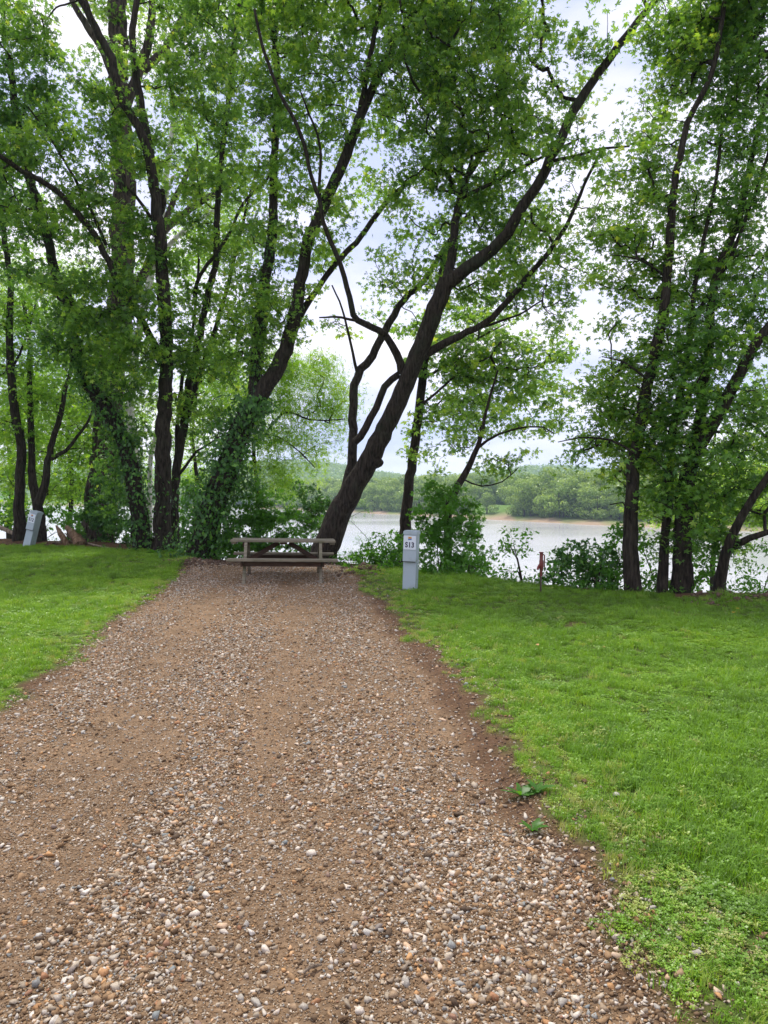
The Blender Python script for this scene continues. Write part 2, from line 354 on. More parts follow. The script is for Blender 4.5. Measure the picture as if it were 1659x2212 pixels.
def stone_field(xy, size, rng, sink=.25):
    Vs, Fs, Ts, off = [], [], [], 0; k = rng.integers(0, 12, len(xy)); z = height(xy[:, 0], xy[:, 1])
    R = rot_mats(len(xy), rng, .35); asp = np.stack([rng.uniform(.9, 1.35, len(xy)), rng.uniform(.7, 1.05, len(xy)), rng.uniform(.42, .8, len(xy))], -1)
    tint = rng.uniform(0, 1, len(xy)); small = size < .006; tint[small] = rng.uniform(.02, .6, small.sum())
    for j in range(12):
        s = k == j
        if not s.any(): continue
        p = np.column_stack([xy[s], z[s] + size[s] * sink]); v, f, tt = scatter(STONES[j], p, R[s], asp[s] * size[s][:, None], tint[s])
        Vs.append(v); Fs.append(f + off); Ts.append(tt); off += len(v)
    return np.concatenate(Vs), np.concatenate(Fs), np.concatenate(Ts)
def gravel_pts(n, y0, y1, rng, floor=.16):
    y = rng.uniform(y0, y1, n); l, r = drive_lr(y); x = l - .15 + (r - l + .75) * rng.uniform(0, 1, n)
    s = (x - l) / (r - l); q = fbm(x, y, 1.1, 31) * .5 + fbm(x * 2.2, y * .55, .9, 33) * .8
    track = np.exp(-((s - .28) / .085) ** 2) + np.exp(-((s - .62) / .10) ** 2)
    dens = np.clip(.66 + q * 1.0 - .6 * track + .25 * np.exp(-((s - .46) / .07) ** 2) + .2 * np.exp(-((s - .86) / .07) ** 2), .07, 1); dens *= sstep(-.1, .05, s) * (1 - .85 * sstep(.93, 1.03, s + fbm(x, y, 2.5, 37) * .08 - .1 * sstep(3.6, 2.4, y))) * sstep(bank_y(x) - .2, bank_y(x) - .9, y)
    dens = np.maximum(dens, floor * sstep(-.1, .05, s) * (s < .98) * (y < bank_y(x) - .5)); k = rng.uniform(0, 1, n) < dens; return np.column_stack([x, y])[k]
rg = np.random.default_rng(5); PP, SS = [], []
for (y0, y1, nb, ns) in ((.4, 1.6, 6000, 9000), (1.6, 4.2, 62000, 170000), (4.2, 8, 60000, 90000), (8, 16.2, 90000, 0)):
    a_ = gravel_pts(nb, y0, y1, rg); PP.append(a_); SS.append(np.clip(rg.lognormal(math.log(.0084), .42, len(a_)), .004, .023))
    if ns: a_ = gravel_pts(ns, y0, y1, rg, .62); PP.append(a_); SS.append(rg.uniform(.0028, .0062, len(a_)))
PP = np.concatenate(PP); SS = np.concatenate(SS)
v, f, tt = stone_field(PP, SS, rg); gravel = link('gravel', npmesh('gravel', v, f, False, tint=tt), M['stone'])
tag(gravel, 'loose grey and tan gravel covering the brown earth of the camping pad', 'gravel', kind='stuff')

# ------------------------------------------------------------------ grass (instanced tufts, one uncountable mass)
def tuft(seed, nb, rad, h0, h1, clover=0):
    r = np.random.default_rng(seed); V, Fq = [], []
    for i in range(nb):
        a, d_ = r.uniform(0, 6.28), rad * math.sqrt(r.uniform()); b = np.array((math.cos(a) * d_, math.sin(a) * d_, -.004)); h = r.uniform(h0, h1)
        la = r.uniform(0, 6.28); lean = np.array((math.cos(la), math.sin(la), 0)) * h * r.uniform(.15, .95); wdt = r.uniform(.0011, .0024); sd_ = np.array((-math.sin(la), math.cos(la), 0)) * wdt
        p1 = b + lean * .3 + (0, 0, h * .6); p2 = b + lean + (0, 0, h * .92); n_ = len(V)
        V += [b - sd_, b + sd_, p1 + sd_ * .8, p1 - sd_ * .8, p2 + sd_ * .15, p2 - sd_ * .15]; Fq += [(n_, n_ + 1, n_ + 2, n_ + 3), (n_ + 3, n_ + 2, n_ + 4, n_ + 5)]
    for i in range(clover):
        a, d_ = r.uniform(0, 6.28), rad * math.sqrt(r.uniform()); c = np.array((math.cos(a) * d_, math.sin(a) * d_, r.uniform(h0 * .5, h1 * .7))); s = r.uniform(.004, .009)
        for k in range(3):
            t = a + k * 2.09; u_ = np.array((math.cos(t), math.sin(t), .25)) * s; w_ = np.array((-math.sin(t), math.cos(t), 0)) * s * .62; n_ = len(V)
            V += [c, c + u_ * .9 + w_, c + u_ * 1.6, c + u_ * .9 - w_]; Fq += [(n_, n_ + 1, n_ + 2, n_ + 3)]
    return npmesh('tuft', V, Fq)
def gn_scatter(name, pts, scale, tint, meshes, material, idx, tilt=.15):
    c = bpy.data.collections.new(name + '_sources')
    for i, me in enumerate(meshes):
        me.materials.append(material); c.objects.link(bpy.data.objects.new('%s_source' % name, me))
    me = bpy.data.meshes.new(name); me.vertices.add(len(pts)); me.vertices.foreach_set('co', np.asarray(pts, np.float32).ravel())
    for nm, arr in (('scl', scale), ('tint', tint)):
        a = me.attributes.new(nm, 'FLOAT', 'POINT'); a.data.foreach_set('value', np.asarray(arr, np.float32))
    a = me.attributes.new('idx', 'INT', 'POINT'); a.data.foreach_set('value', np.asarray(idx, np.int32))
    a = me.attributes.new('rot', 'FLOAT_VECTOR', 'POINT'); R = np.column_stack([RNG.normal(0, tilt, len(pts)), RNG.normal(0, tilt, len(pts)), RNG.uniform(0, 6.28, len(pts))]); a.data.foreach_set('vector', R.astype(np.float32).ravel())
    o = bpy.data.objects.new(name, me); COL.objects.link(o)
    g = bpy.data.node_groups.new(name, 'GeometryNodeTree'); g.interface.new_socket('Geometry', in_out='INPUT', socket_type='NodeSocketGeometry'); g.interface.new_socket('Geometry', in_out='OUTPUT', socket_type='NodeSocketGeometry')
    gi, go = g.nodes.new('NodeGroupInput'), g.nodes.new('NodeGroupOutput'); ip = g.nodes.new('GeometryNodeInstanceOnPoints'); ci = g.nodes.new('GeometryNodeCollectionInfo')
    ci.inputs['Collection'].default_value = c; ci.inputs['Separate Children'].default_value = True; ip.inputs['Pick Instance'].default_value = True
    def na(nm, ty):
        q = g.nodes.new('GeometryNodeInputNamedAttribute'); q.data_type = ty; q.inputs['Name'].default_value = nm; return q.outputs[0]
    g.links.new(gi.outputs[0], ip.inputs['Points']); g.links.new(ci.outputs[0], ip.inputs['Instance']); g.links.new(na('idx', 'INT'), ip.inputs['Instance Index'])
    g.links.new(na('rot', 'FLOAT_VECTOR'), ip.inputs['Rotation']); g.links.new(na('scl', 'FLOAT'), ip.inputs['Scale']); g.links.new(ip.outputs[0], go.inputs[0])
    md = o.modifiers.new('scatter', 'NODES'); md.node_group = g
    return o
tufts = [tuft(1, 46, .055, .022, .055, 3), tuft(2, 40, .05, .018, .05, 10), tuft(3, 50, .06, .03, .07, 0), tuft(4, 30, .05, .015, .035, 22), tuft(5, 44, .055, .02, .06, 5)]
pl = []
for (y0, y1, dens) in ((.6, 5, 560), (5, 9, 340), (9, 14, 190), (14, 23, 95)):
    x0, x1 = -14, 8; n = int((x1 - x0) * (y1 - y0) * dens); x = RNG.uniform(x0, x1, n); y = RNG.uniform(y0, y1, n)
    k = (np.abs(x) < y * .72 + 2.0) & (RNG.uniform(0, 1, n) < lawn_mask(x, y) ** 1.3); pl.append(np.column_stack([x[k], y[k]]))
pl = np.concatenate(pl); z = height(pl[:, 0], pl[:, 1])
l, r = drive_lr(pl[:, 1]); ed = np.minimum(np.abs(pl[:, 0] - r - .3), np.abs(l - pl[:, 0]))
tint = .42 + .26 * fbm(pl[:, 0], pl[:, 1], 1.3, 41) + .22 * fbm(pl[:, 0], pl[:, 1], .35, 42) + RNG.normal(0, .13, len(pl)); dry = (RNG.uniform(0, 1, len(pl)) < .38 * np.exp(-ed / .3) + .012); tint = np.clip(tint, 0, .84); tint[dry] = RNG.uniform(.84, 1, dry.sum())
scl = RNG.uniform(.7, 1.25, len(pl)) * (1 + .45 * fbm(pl[:, 0], pl[:, 1], .9, 43)) * (.55 + .45 * np.clip(ed / .4, 0, 1)) * (1 + .035 * np.clip(pl[:, 1] - 5, 0, 12))
grass = gn_scatter('lawn_grass', np.column_stack([pl, z]), scl, tint, tufts, M['grass'], np.where(fbm(pl[:, 0], pl[:, 1], 1.5, 44) > .25, 3, RNG.integers(0, 5, len(pl))))
tag(grass, 'mown green lawn grass with clover on both sides of the gravel', 'grass', kind='stuff')

# ------------------------------------------------------------------ leaves and trees
def kite_leaf(lobes, mid, wide, droop):
    V, Q = [(0, 0, 0)], []
    for ang, ln in lobes:
        a = math.radians(ang); n = len(V)
        for da, rr, zz in ((-wide, mid * ln, -.25 * droop), (0, ln, -droop), (wide, mid * ln, -.25 * droop)):
            t = a + math.radians(da); V.append((math.cos(t) * rr, math.sin(t) * rr, zz * ln))
        Q.append((0, n, n + 1, n + 2))
    return np.array(V), np.array(Q)
LEAF = {'maple': kite_leaf([(90, 1), (40, .85), (140, .85), (-12, .55), (192, .55)], .55, 23, .32),
        'ovate': kite_leaf([(90, 1.25), (270, .35)], .5, 44, .25),
        'small': kite_leaf([(90, 1), (35, .8), (145, .8)], .5, 19, .2),
        'narrow': kite_leaf([(90, 1.2), (30, .8), (150, .8)], .5, 13, .35)}
def catmull(P, step):
    P = np.asarray(P, float)
    if len(P) < 3:
        n = max(2, int(np.linalg.norm(P[-1] - P[0]) / step) + 1); t = np.linspace(0, 1, n)[:, None]; return P[0] * (1 - t) + P[-1] * t, t[:, 0]
    Q = np.vstack([2 * P[0] - P[1], P, 2 * P[-1] - P[-2]]); o, ts = [], []; nseg = len(P) - 1
    for i in range(nseg):
        p0, p1, p2, p3 = Q[i:i + 4]; n = max(1, int(np.linalg.norm(p2 - p1) / step))
        for k in range(n):
            t = k / n; o.append(.5 * (2 * p1 + (p2 - p0) * t + (2 * p0 - 5 * p1 + 4 * p2 - p3) * t * t + (3 * p1 - p0 - 3 * p2 + p3) * t ** 3)); ts.append((i + t) / nseg)
    o.append(P[-1]); ts.append(1.0); return np.array(o), np.array(ts)
def limb3(pts, Y0, Y1, w0, w1, step=.18, jit=.012, rng=None):
    n = len(pts); Ys = np.linspace(0, 1, n); P = np.array([W(u, v, Y0 + (Y1 - Y0) * Ys[i]) for i, (u, v) in enumerate(pts)])
    C, t = catmull(P, step); R = (w0 + (w1 - w0) * t ** .85) / 2 * (C[:, 1] / F)
    if rng is not None: C[1:-1] += rng.normal(0, jit, (len(C) - 2, 3)) * (.3 + R[1:-1, None] * 6)
    return C, R
TREES = {}
def grow(nodes, clusters, rng, twig=.006):
    """joins every leaf cluster to the nearest wood; returns tube list"""
    P = [n for n in nodes]; n0 = len(P); d0 = np.array([np.min(np.linalg.norm(nodes - c, axis=1)) for c in clusters]); order = np.argsort(d0)
    A = np.array(P); par, pos = [], []
    for k in order:
        c = clusters[k]; d_ = np.linalg.norm(A - c, axis=1) + .25 * np.clip(A[:, 2] - c[2] + .2, 0, 3); j = int(np.argmin(d_)); par.append(j); pos.append(c); A = np.vstack([A, c[None]])
    desc = np.ones(len(A)); 
    for i in range(len(pos) - 1, -1, -1): desc[par[i]] += desc[n0 + i]
    tubes = []
    for i, (j, c) in enumerate(zip(par, pos)):
        a = A[j]; r1 = twig * math.sqrt(desc[n0 + i]) ** .9; r0 = r1 * 1.25; L_ = np.linalg.norm(c - a)
        if L_ < .02: continue
        m1 = a + (c - a) * .35 + rng.normal(0, .06 * L_, 3); m2 = a + (c - a) * .7 + rng.normal(0, .06 * L_, 3) + (0, 0, .06 * L_)
        C4, t4 = catmull([a, m1, m2, c], max(.1, L_ / 9)); tubes.append((C4, r0 + (r1 * .8 - r0) * t4))
    return tubes
def leaves_mesh(name, clusters, per, rad, size, leaf, rng, tilt=.75, flat=.5, tint0=.45, tvar=.22, zt=None):
    n = per * len(clusters); c = np.repeat(np.asarray(clusters), per, 0); rr = np.repeat(rng.uniform(.6, 1.35, len(clusters)), per)
    o = rng.normal(size=(n, 3)); o /= np.linalg.norm(o, axis=1)[:, None]; o *= (rng.uniform(0, 1, n) ** .45)[:, None] * (rad * rr)[:, None]; o[:, 2] *= flat
    o[:, 2] -= (o[:, 0] ** 2 + o[:, 1] ** 2) / rad * .18
    R = rot_mats(n, rng, tilt); sc = np.repeat(rng.uniform(.5, 1.3, n)[:, None] * size, 3, 1) * np.stack([rng.uniform(.7, 1.1, n), np.ones(n), rng.uniform(.3, 1.9, n)], -1)
    tint = np.clip(tint0 + np.repeat(rng.normal(0, .2, len(clusters)), per) + rng.normal(0, tvar, n), 0, .93); y = rng.uniform(0, 1, n) < .02; tint[y] = 1
    v, f, tt = scatter(LEAF[leaf], c + o, R, sc, tint); return npmesh(name, v, f, False, tint=tt)
def sample_blobs(blobs, k, rng, near=False):
    C = []
    for b in blobs:
        u, v, ru, rv, Yd = b[:5]; rY = b[5] if len(b) > 5 else 0; q = b[6] if len(b) > 6 else 1
        c = W(u, v, Yd + (YOFF if k > 1.9 and not near else 0)); rad = np.array((ru * Yd / F, 0, rv * Yd / F)) * INFL; rad[1] = rY or max(.7, (rad[0] + rad[2]) * .6)
        n = max(1, int(round(k * q * 4.19 * rad[0] * rad[1] * rad[2])))
        d_ = rng.normal(size=(n, 3)); d_ /= np.linalg.norm(d_, axis=1)[:, None]; d_ *= (rng.uniform(0, 1, n) ** .42)[:, None]
        C.append(c + d_ * rad)
    return np.concatenate(C)
DENS = 2.15; LMULT = 1.0; LSIZE = 1.5; LRAD = 1.25; INFL = 1.14; YOFF = .55
def tree(name, label, cat, limbs, blobs, k=5, per=38, rad=.36, size=.062, leaf='maple', lm='maple', bk='bark', group=None, seed=0, flare=1.35, tint0=.45, tilt=.75, twig=.006, flat=.5, ground_fix=True, step=.18):
    rng = np.random.default_rng(seed + 1000); g = Geo(); nodes = []; first = True; info = []
    for lb in limbs:
        C, R = limb3(*lb, rng=rng, step=step)
        if first:
            base = C[0].copy(); z = gz(base[0], base[1]); base[2] = z
            if ground_fix:
                d_ = C[0] - C[1]; d_ /= np.linalg.norm(d_); d_[2] = -abs(d_[2]) - .2; low = C[0].copy(); low[2] = min(C[0][2], z); ex = [np.array((C[0][0] + d_[0] * .1, C[0][1], z - .25))]
                if C[0][2] - z > .4: ex.append(np.array((C[0][0], C[0][1], (C[0][2] + z) / 2)))
                C = np.vstack([ex, C]); R = np.concatenate([[R[0]] * len(ex), R])
            hgt = C[:, 2] - z; R = R * (1 + (flare - 1) * np.exp(-np.clip(hgt, 0, 9) / .28)); first = False
        g.tube(C, R, 20 if R[0] > .07 else 8, .10 if R[0] > .07 else .06, seed=seed * 7 + len(info)); nodes.append(C); info.append((C, R))
    nodes = np.concatenate(nodes); root = empty(name, base, label, cat, group)
    if blobs:
        cl = sample_blobs(blobs, k * DENS, rng); zc = height(cl[:, 0], cl[:, 1]); cl = cl[cl[:, 2] > zc + .15]
        up = nodes[nodes[:, 2] > base[2] + .5] if len(nodes) > 6 else nodes
        for P, R in grow(up if len(up) else nodes, cl, rng, twig): g.tube(P, R, 5, 0, cap=False)
        link('crown', leaves_mesh('crown', cl, int(per * LMULT), rad * LRAD, size * LSIZE, leaf, rng, tilt, flat, tint0), M[lm], root)
    link('trunk', g.mesh('trunk', True), M[bk], root)
    TREES[seed] = info; return root

# main leaning maple behind the table
tree('maple_tree', 'large dark maple leaning right behind the picnic table, broken stub low on its trunk', 'tree', [
    ([(700, 1188), (722, 1135), (748, 1082), (775, 1035), (800, 990), (832, 925), (868, 845), (902, 768), (942, 668), (966, 605)], 16.2, 15.6, 53, 33),
    ([(964, 612), (1010, 580), (1080, 520), (1142, 430), (1190, 342), (1250, 222), (1322, 118), (1380, 42), (1440, -30), (1500, -140)], 15.6, 13.6, 31, 10),
    ([(958, 625), (975, 560), (984, 480), (992, 430), (1012, 380), (1042, 330), (1072, 290)], 15.7, 16.6, 23, 9),
    ([(728, 1110), (745, 1060), (757, 1000), (763, 942), (762, 890), (772, 815), (804, 768), (840, 697), (872, 648), (905, 617), (932, 583), (955, 545), (1000, 480), (1060, 400), (1110, 300)], 16.15, 18.5, 25, 7),
    ([(766, 955), (790, 926), (813, 880), (830, 835), (862, 808)], 16.1, 15.9, 17, 15),
    ([(905, 775), (960, 742), (1010, 718), (1062, 688), (1120, 622), (1172, 560), (1222, 490), (1262, 400), (1300, 320)], 15.9, 14.2, 20, 5),
    ([(1000, 720), (1060, 700), (1120, 680), (1172, 648)], 15.5, 15.0, 7, 3),
    ([(868, 808), (857, 764), (836, 728), (804, 707), (773, 693), (764, 682), (755, 642), (743, 600), (733, 567), (712, 515), (698, 480), (690, 430), (672, 380), (650, 290), (605, 200), (570, 110), (550, 20)], 15.8, 14.2, 17, 6),
    ([(772, 693), (722, 684), (690, 686)], 15.2, 14.6, 7, 3),
    ([(772, 806), (757, 740), (740, 670), (717, 616)], 16.3, 15.9, 7, 3),
    ([(1186, 350), (1240, 338), (1300, 322), (1360, 316)], 14.6, 14.0, 9, 4),
    ([(990, 432), (1030, 412), (1110, 372), (1190, 330), (1250, 300)], 16.0, 14.8, 10, 4),
    ([(795, 1000), (806, 988), (818, 1003)], 16.1, 15.8, 36, 24),
    ([(1400, 20), (1385, -10), (1370, -80)], 13.8, 13.8, 9, 5)],
    [(960, 60, 120, 90, 15.5), (1080, 60, 110, 90, 15), (880, 150, 90, 90, 15.5), (1000, 180, 120, 80, 15), (1120, 200, 80, 90, 14.5), (930, 290, 110, 70, 15.5), (1050, 320, 110, 80, 15.5), (1150, 330, 60, 60, 14.5),
     (900, 400, 70, 60, 16), (1000, 440, 90, 70, 16), (1110, 450, 90, 80, 15.5), (1180, 470, 50, 60, 14.5), (880, 520, 50, 45, 16.5), (1030, 560, 90, 60, 16), (1130, 580, 90, 60, 15), (960, 600, 40, 50, 16.2), (1060, 640, 70, 40, 15.5), (1170, 640, 60, 40, 15), (880, 600, 50, 50, 17),
     (1260, 130, 70, 90, 13.8, .9, .6), (1260, 330, 80, 80, 13.6, .9, .65), (1230, 550, 60, 80, 14.2, .8, .6), (1290, 450, 50, 60, 13.8, .8, .4), (1220, 700, 60, 50, 15, .8, .5), (850, 680, 60, 40, 17.5, .8, .6), (930, 20, 60, 40, 15), (740, 480, 50, 50, 14.8, .8, .5), (1000, -80, 200, 80, 15), (790, 590, 60, 40, 16.5, .7, .5), (740, 740, 40, 50, 16, .6, .3)],
    k=4.2, seed=1, flare=1.18, size=.064, group='trees along the river bank')
tree('sycamore_tree', 'straight slim dark trunk just right of the leaning maple, beside the S13 pedestal', 'tree', [
    ([(872, 1192), (877, 1110), (886, 1030), (898, 946), (909, 848), (918, 780), (932, 700), (950, 600), (985, 470), (1000, 330)], 17.0, 18.5, 27, 8),
    ([(905, 880), (940, 850), (1000, 800), (1060, 770)], 17.4, 17.0, 7, 3), ([(912, 820), (960, 790), (1020, 740), (1090, 700)], 17.5, 18.4, 7, 3)],
    [(960, 800, 70, 55, 17.2, 1.1), (1040, 770, 80, 55, 17), (1120, 770, 80, 45, 16.8), (980, 880, 70, 45, 16.8), (1060, 850, 80, 50, 16.8), (900, 900, 30, 60, 16.9, .5, .8), (1150, 850, 70, 50, 17), (880, 970, 40, 30, 16.7, .5, .6), (960, 700, 60, 50, 18), (1050, 690, 80, 40, 18), (1190, 770, 50, 40, 16.8)],
    k=4.6, per=34, seed=2, bk='bark_dark', lm='maple', size=.072, group='trees along the river bank', flare=1.1)
tree('leaning_tree', 'small half fallen tree leaning right above the bush right of the S13 pedestal', 'tree', [
    ([(968, 1092), (998, 1034), (1019, 997), (1033, 962), (1041, 932), (1048, 900), (1060, 850), (1075, 800)], 15.0, 15.2, 17, 4),
    ([(1032, 968), (1052, 952), (1080, 936), (1103, 929), (1141, 922), (1173, 923), (1196, 936)], 15.1, 14.4, 7, 2.5),
    ([(1000, 1035), (1040, 1050), (1085, 1040), (1120, 1010)], 15.0, 14.5, 4, 2)],
    [(1080, 910, 60, 30, 14.9), (1150, 920, 60, 28, 14.6), (1020, 940, 50, 40, 15), (1110, 990, 50, 25, 14.7), (960, 960, 40, 35, 15.2, .7), (1060, 1010, 50, 22, 14.9), (1210, 900, 40, 30, 14.5), (1010, 870, 50, 35, 15.3), (940, 1010, 30, 25, 15.3, .5, .7)],
    k=7, per=28, rad=.28, seed=3, size=.055, bk='bark_dark', group='trees along the river bank', flare=1.0, twig=.004)
# right hand clump
R1 = 'trees in the clump at the right'
tree('maple_tree', 'leftmost trunk of the right hand clump, straight and dark at the lawn edge', 'tree', [
    ([(1369, 1294), (1364, 1210), (1363, 1121), (1369, 1006), (1386, 906), (1400, 820), (1419, 748), (1436, 660), (1444, 560), (1452, 450), (1462, 370), (1485, 265), (1537, 160), (1560, 40), (1580, -100)], 10.9, 11.6, 34, 8),
    ([(1400, 820), (1345, 780), (1300, 770)], 11, 11.2, 6, 2), ([(1440, 600), (1380, 560), (1320, 550)], 11.3, 11, 6, 2), ([(1372, 980), (1320, 950), (1250, 945), (1205, 955)], 10.9, 11.2, 6, 2), ([(1364, 1130), (1345, 1085), (1318, 1090)], 10.9, 10.7, 4, 2)],
    [(1330, 500, 70, 50, 11.2), (1400, 450, 70, 60, 11.2), (1350, 600, 70, 40, 11.2), (1420, 330, 60, 70, 11.5), (1450, 180, 60, 70, 11.8), (1330, 690, 50, 25, 11, .6, .8), (1410, 640, 60, 40, 11.2), (1320, 800, 70, 35, 11.2), (1390, 860, 80, 40, 10.9), (1290, 920, 70, 40, 11.2), (1370, 960, 70, 40, 10.9), (1250, 980, 45, 25, 11.2, .5), (1330, 1010, 60, 22, 11), (1480, 60, 80, 60, 11.8), (1385, 1060, 40, 30, 10.8, .5), (1240, 860, 30, 30, 11.5, .5, .6), (1330, 385, 40, 40, 11.6, .6, .6), (1400, 760, 70, 35, 10.8), (1420, 900, 60, 35, 10.6), (1410, 1010, 50, 35, 10.6), (1340, 880, 60, 30, 10.9), (1290, 840, 45, 25, 11.2), (1330, 950, 60, 25, 10.9), (1400, 540, 60, 40, 11), (1500, 130, 70, 60, 11.6), (1420, 60, 40, 50, 11.8), (1550, 20, 60, 60, 11.6)],
    k=12, per=44, rad=.3, seed=4, size=.05, bk='bark', lm='maple', group=R1, tint0=.5, flare=1.15, tilt=.6)
tree('maple_tree', 'thin trunk in the middle of the right hand clump, close beside the thick forked trunk', 'tree', [
    ([(1429, 1296), (1434, 1220), (1438, 1150), (1446, 1021), (1452, 935), (1468, 862), (1484, 776), (1492, 700), (1500, 620), (1520, 520), (1545, 400), (1560, 280)], 10.8, 11.6, 24, 6), ([(1452, 935), (1490, 860), (1520, 800)], 10.8, 10.4, 7, 3)],
    [(1480, 700, 80, 40, 10.6), (1500, 600, 70, 50, 11), (1520, 450, 60, 70, 11.4), (1450, 900, 80, 50, 10.3), (1440, 1080, 60, 40, 10.4), (1460, 790, 70, 40, 10.5), (1425, 1000, 50, 40, 10.4), (1450, 1160, 50, 30, 10.5, .4), (1550, 310, 50, 60, 11.4), (1440, 1230, 30, 35, 10.7, .4, .7)],
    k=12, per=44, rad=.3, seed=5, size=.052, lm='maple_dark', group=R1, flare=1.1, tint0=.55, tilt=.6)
tree('maple_tree', 'thick trunk of the right hand clump, forking into two heavy limbs toward the upper right', 'tree', [
    ([(1467, 1298), (1471, 1230), (1473, 1179), (1481, 1050), (1496, 992), (1527, 935), (1556, 891), (1577, 848), (1600, 805), (1626, 753), (1650, 722), (1700, 640), (1740, 540)], 10.9, 10.6, 42, 16),
    ([(1500, 985), (1512, 900), (1527, 800), (1535, 720), (1537, 640), (1560, 560), (1595, 480), (1612, 400), (1625, 330), (1655, 220), (1670, 100)], 11, 11.8, 24, 8),
    ([(1500, 690), (1530, 640), (1575, 560), (1617, 459), (1649, 363), (1680, 260)], 11.4, 11.2, 12, 6)],
    [(1560, 60, 80, 60, 11.6), (1630, 120, 70, 80, 11.2), (1580, 220, 70, 60, 11.4), (1640, 330, 60, 80, 11), (1600, 440, 60, 60, 11), (1560, 540, 60, 50, 11.2), (1630, 560, 60, 60, 10.8), (1580, 660, 80, 50, 10.7), (1550, 770, 80, 45, 10.4), (1640, 700, 40, 60, 10.4), (1500, 850, 60, 40, 10.2), (1600, 1040, 70, 40, 10.7), (1540, 1070, 70, 40, 10.4), (1520, 980, 50, 40, 10.3), (1500, 1130, 60, 40, 10.3), (1640, -60, 120, 90, 11), (1470, 960, 60, 40, 10.3), (1580, 960, 50, 40, 10.6), (1470, 1060, 50, 35, 10.3), (1530, 1170, 50, 35, 10.4, .4), (1560, 860, 60, 40, 10.5), (1500, 760, 60, 40, 10.4), (1620, 900, 50, 50, 10.6)],
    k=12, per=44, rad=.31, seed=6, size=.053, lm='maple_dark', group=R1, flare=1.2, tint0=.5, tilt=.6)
tree('maple_tree', 'rightmost trunk at the lawn edge, leaning right with a low branch leaving the frame', 'tree', [
    ([(1553, 1296), (1556, 1255), (1561, 1222), (1579, 1164), (1602, 1116), (1628, 1070), (1658, 1028), (1700, 960)], 10.6, 10.3, 28, 12), ([(1583, 1182), (1619, 1163), (1660, 1150), (1710, 1140)], 10.6, 10.2, 17, 10)],
    [(1620, 960, 60, 50, 11.5), (1650, 860, 50, 60, 12), (1620, 1100, 60, 35, 10.9), (1560, 1150, 60, 30, 10.9), (1600, 1200, 50, 25, 11, .5, .6), (1700, 1000, 60, 80, 10.8)],
    k=10, per=40, rad=.3, seed=7, size=.05, lm='maple', group=R1, flare=1.1, tint0=.5)
# left hand trees
GL = 'trees along the river bank'
tree('maple_tree', 'slim trunk at the far left edge, left of the leaning S12 pedestal', 'tree', [
    ([(43, 1162), (42, 1090), (44, 1029), (47, 963), (35, 900), (27, 846), (22, 780), (20, 690), (24, 610), (12, 540), (0, 440), (-20, 330)], 21.5, 21, 24, 9), ([(26, 800), (60, 720), (80, 640)], 21.3, 22, 6, 3)],
    [(30, 560, 60, 60, 21), (20, 680, 60, 60, 21), (50, 800, 60, 60, 21.2), (10, 900, 50, 60, 21), (70, 930, 50, 40, 21.5), (20, 1020, 50, 40, 21.8), (30, 450, 60, 60, 20.5), (-60, 700, 60, 200, 21, 1.2, .5)],
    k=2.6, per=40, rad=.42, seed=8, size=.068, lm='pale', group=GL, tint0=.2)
tree('maple_tree', 'low forking trunk right behind the leaning S12 pedestal', 'tree', [
    ([(84, 1160), (84, 1120), (79, 1080), (69, 1030), (70, 980), (67, 896), (63, 830), (64, 742), (50, 650)], 21.3, 21.8, 24, 7),
    ([(82, 1088), (92, 1060), (100, 1030), (107, 980), (117, 940), (133, 890), (139, 850), (155, 790), (170, 700)], 21.2, 21, 20, 6), ([(110, 992), (143, 973), (167, 943), (192, 908), (210, 860)], 21.1, 21.5, 10, 4)],
    [(120, 760, 60, 50, 21), (100, 860, 60, 45, 21), (170, 880, 60, 45, 21.5), (130, 960, 60, 40, 21.6), (60, 1000, 50, 40, 22), (180, 980, 50, 40, 22), (150, 1060, 60, 35, 22), (90, 680, 60, 50, 21.5), (40, 1090, 50, 30, 22.4, .8, .6)],
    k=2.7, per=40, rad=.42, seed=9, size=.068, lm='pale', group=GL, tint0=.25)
tree('cottonwood_tree', 'thickest trunk on the left with deeply furrowed bark, standing at the back', 'tree', [
    ([(211, 1188), (215, 1110), (222, 1030), (236, 860), (256, 682), (264, 562), (266, 450), (265, 300), (258, 200), (254, 75), (250, -60)], 22.0, 22.6, 66, 34),
    ([(262, 260), (292, 175), (322, 80), (330, -20)], 22.4, 23, 24, 14), ([(310, 150), (350, 115), (390, 45), (412, -20)], 22.7, 23, 20, 12), ([(256, 190), (224, 112), (190, 60), (155, 0), (130, -60)], 22.4, 22, 18, 10),
    ([(262, 650), (310, 595), (352, 502), (400, 460), (452, 424), (500, 400)], 22.2, 24, 24, 9), ([(350, 505), (372, 440), (400, 385), (427, 328)], 22.8, 24, 14, 8)],
    [(230, 60, 60, 50, 22, 1.2, .4), (330, 120, 70, 60, 23, 1.3, .5), (400, 220, 70, 60, 23.5), (480, 400, 70, 60, 24), (300, 330, 60, 50, 23), (400, 380, 60, 50, 24, 1.2, .5), (430, 40, 60, 60, 23, 1.3, .6), (290, -60, 160, 60, 23)],
    k=1.9, per=42, rad=.5, seed=10, size=.07, lm='maple', bk='bark_furrow', group=GL, flare=1.25)
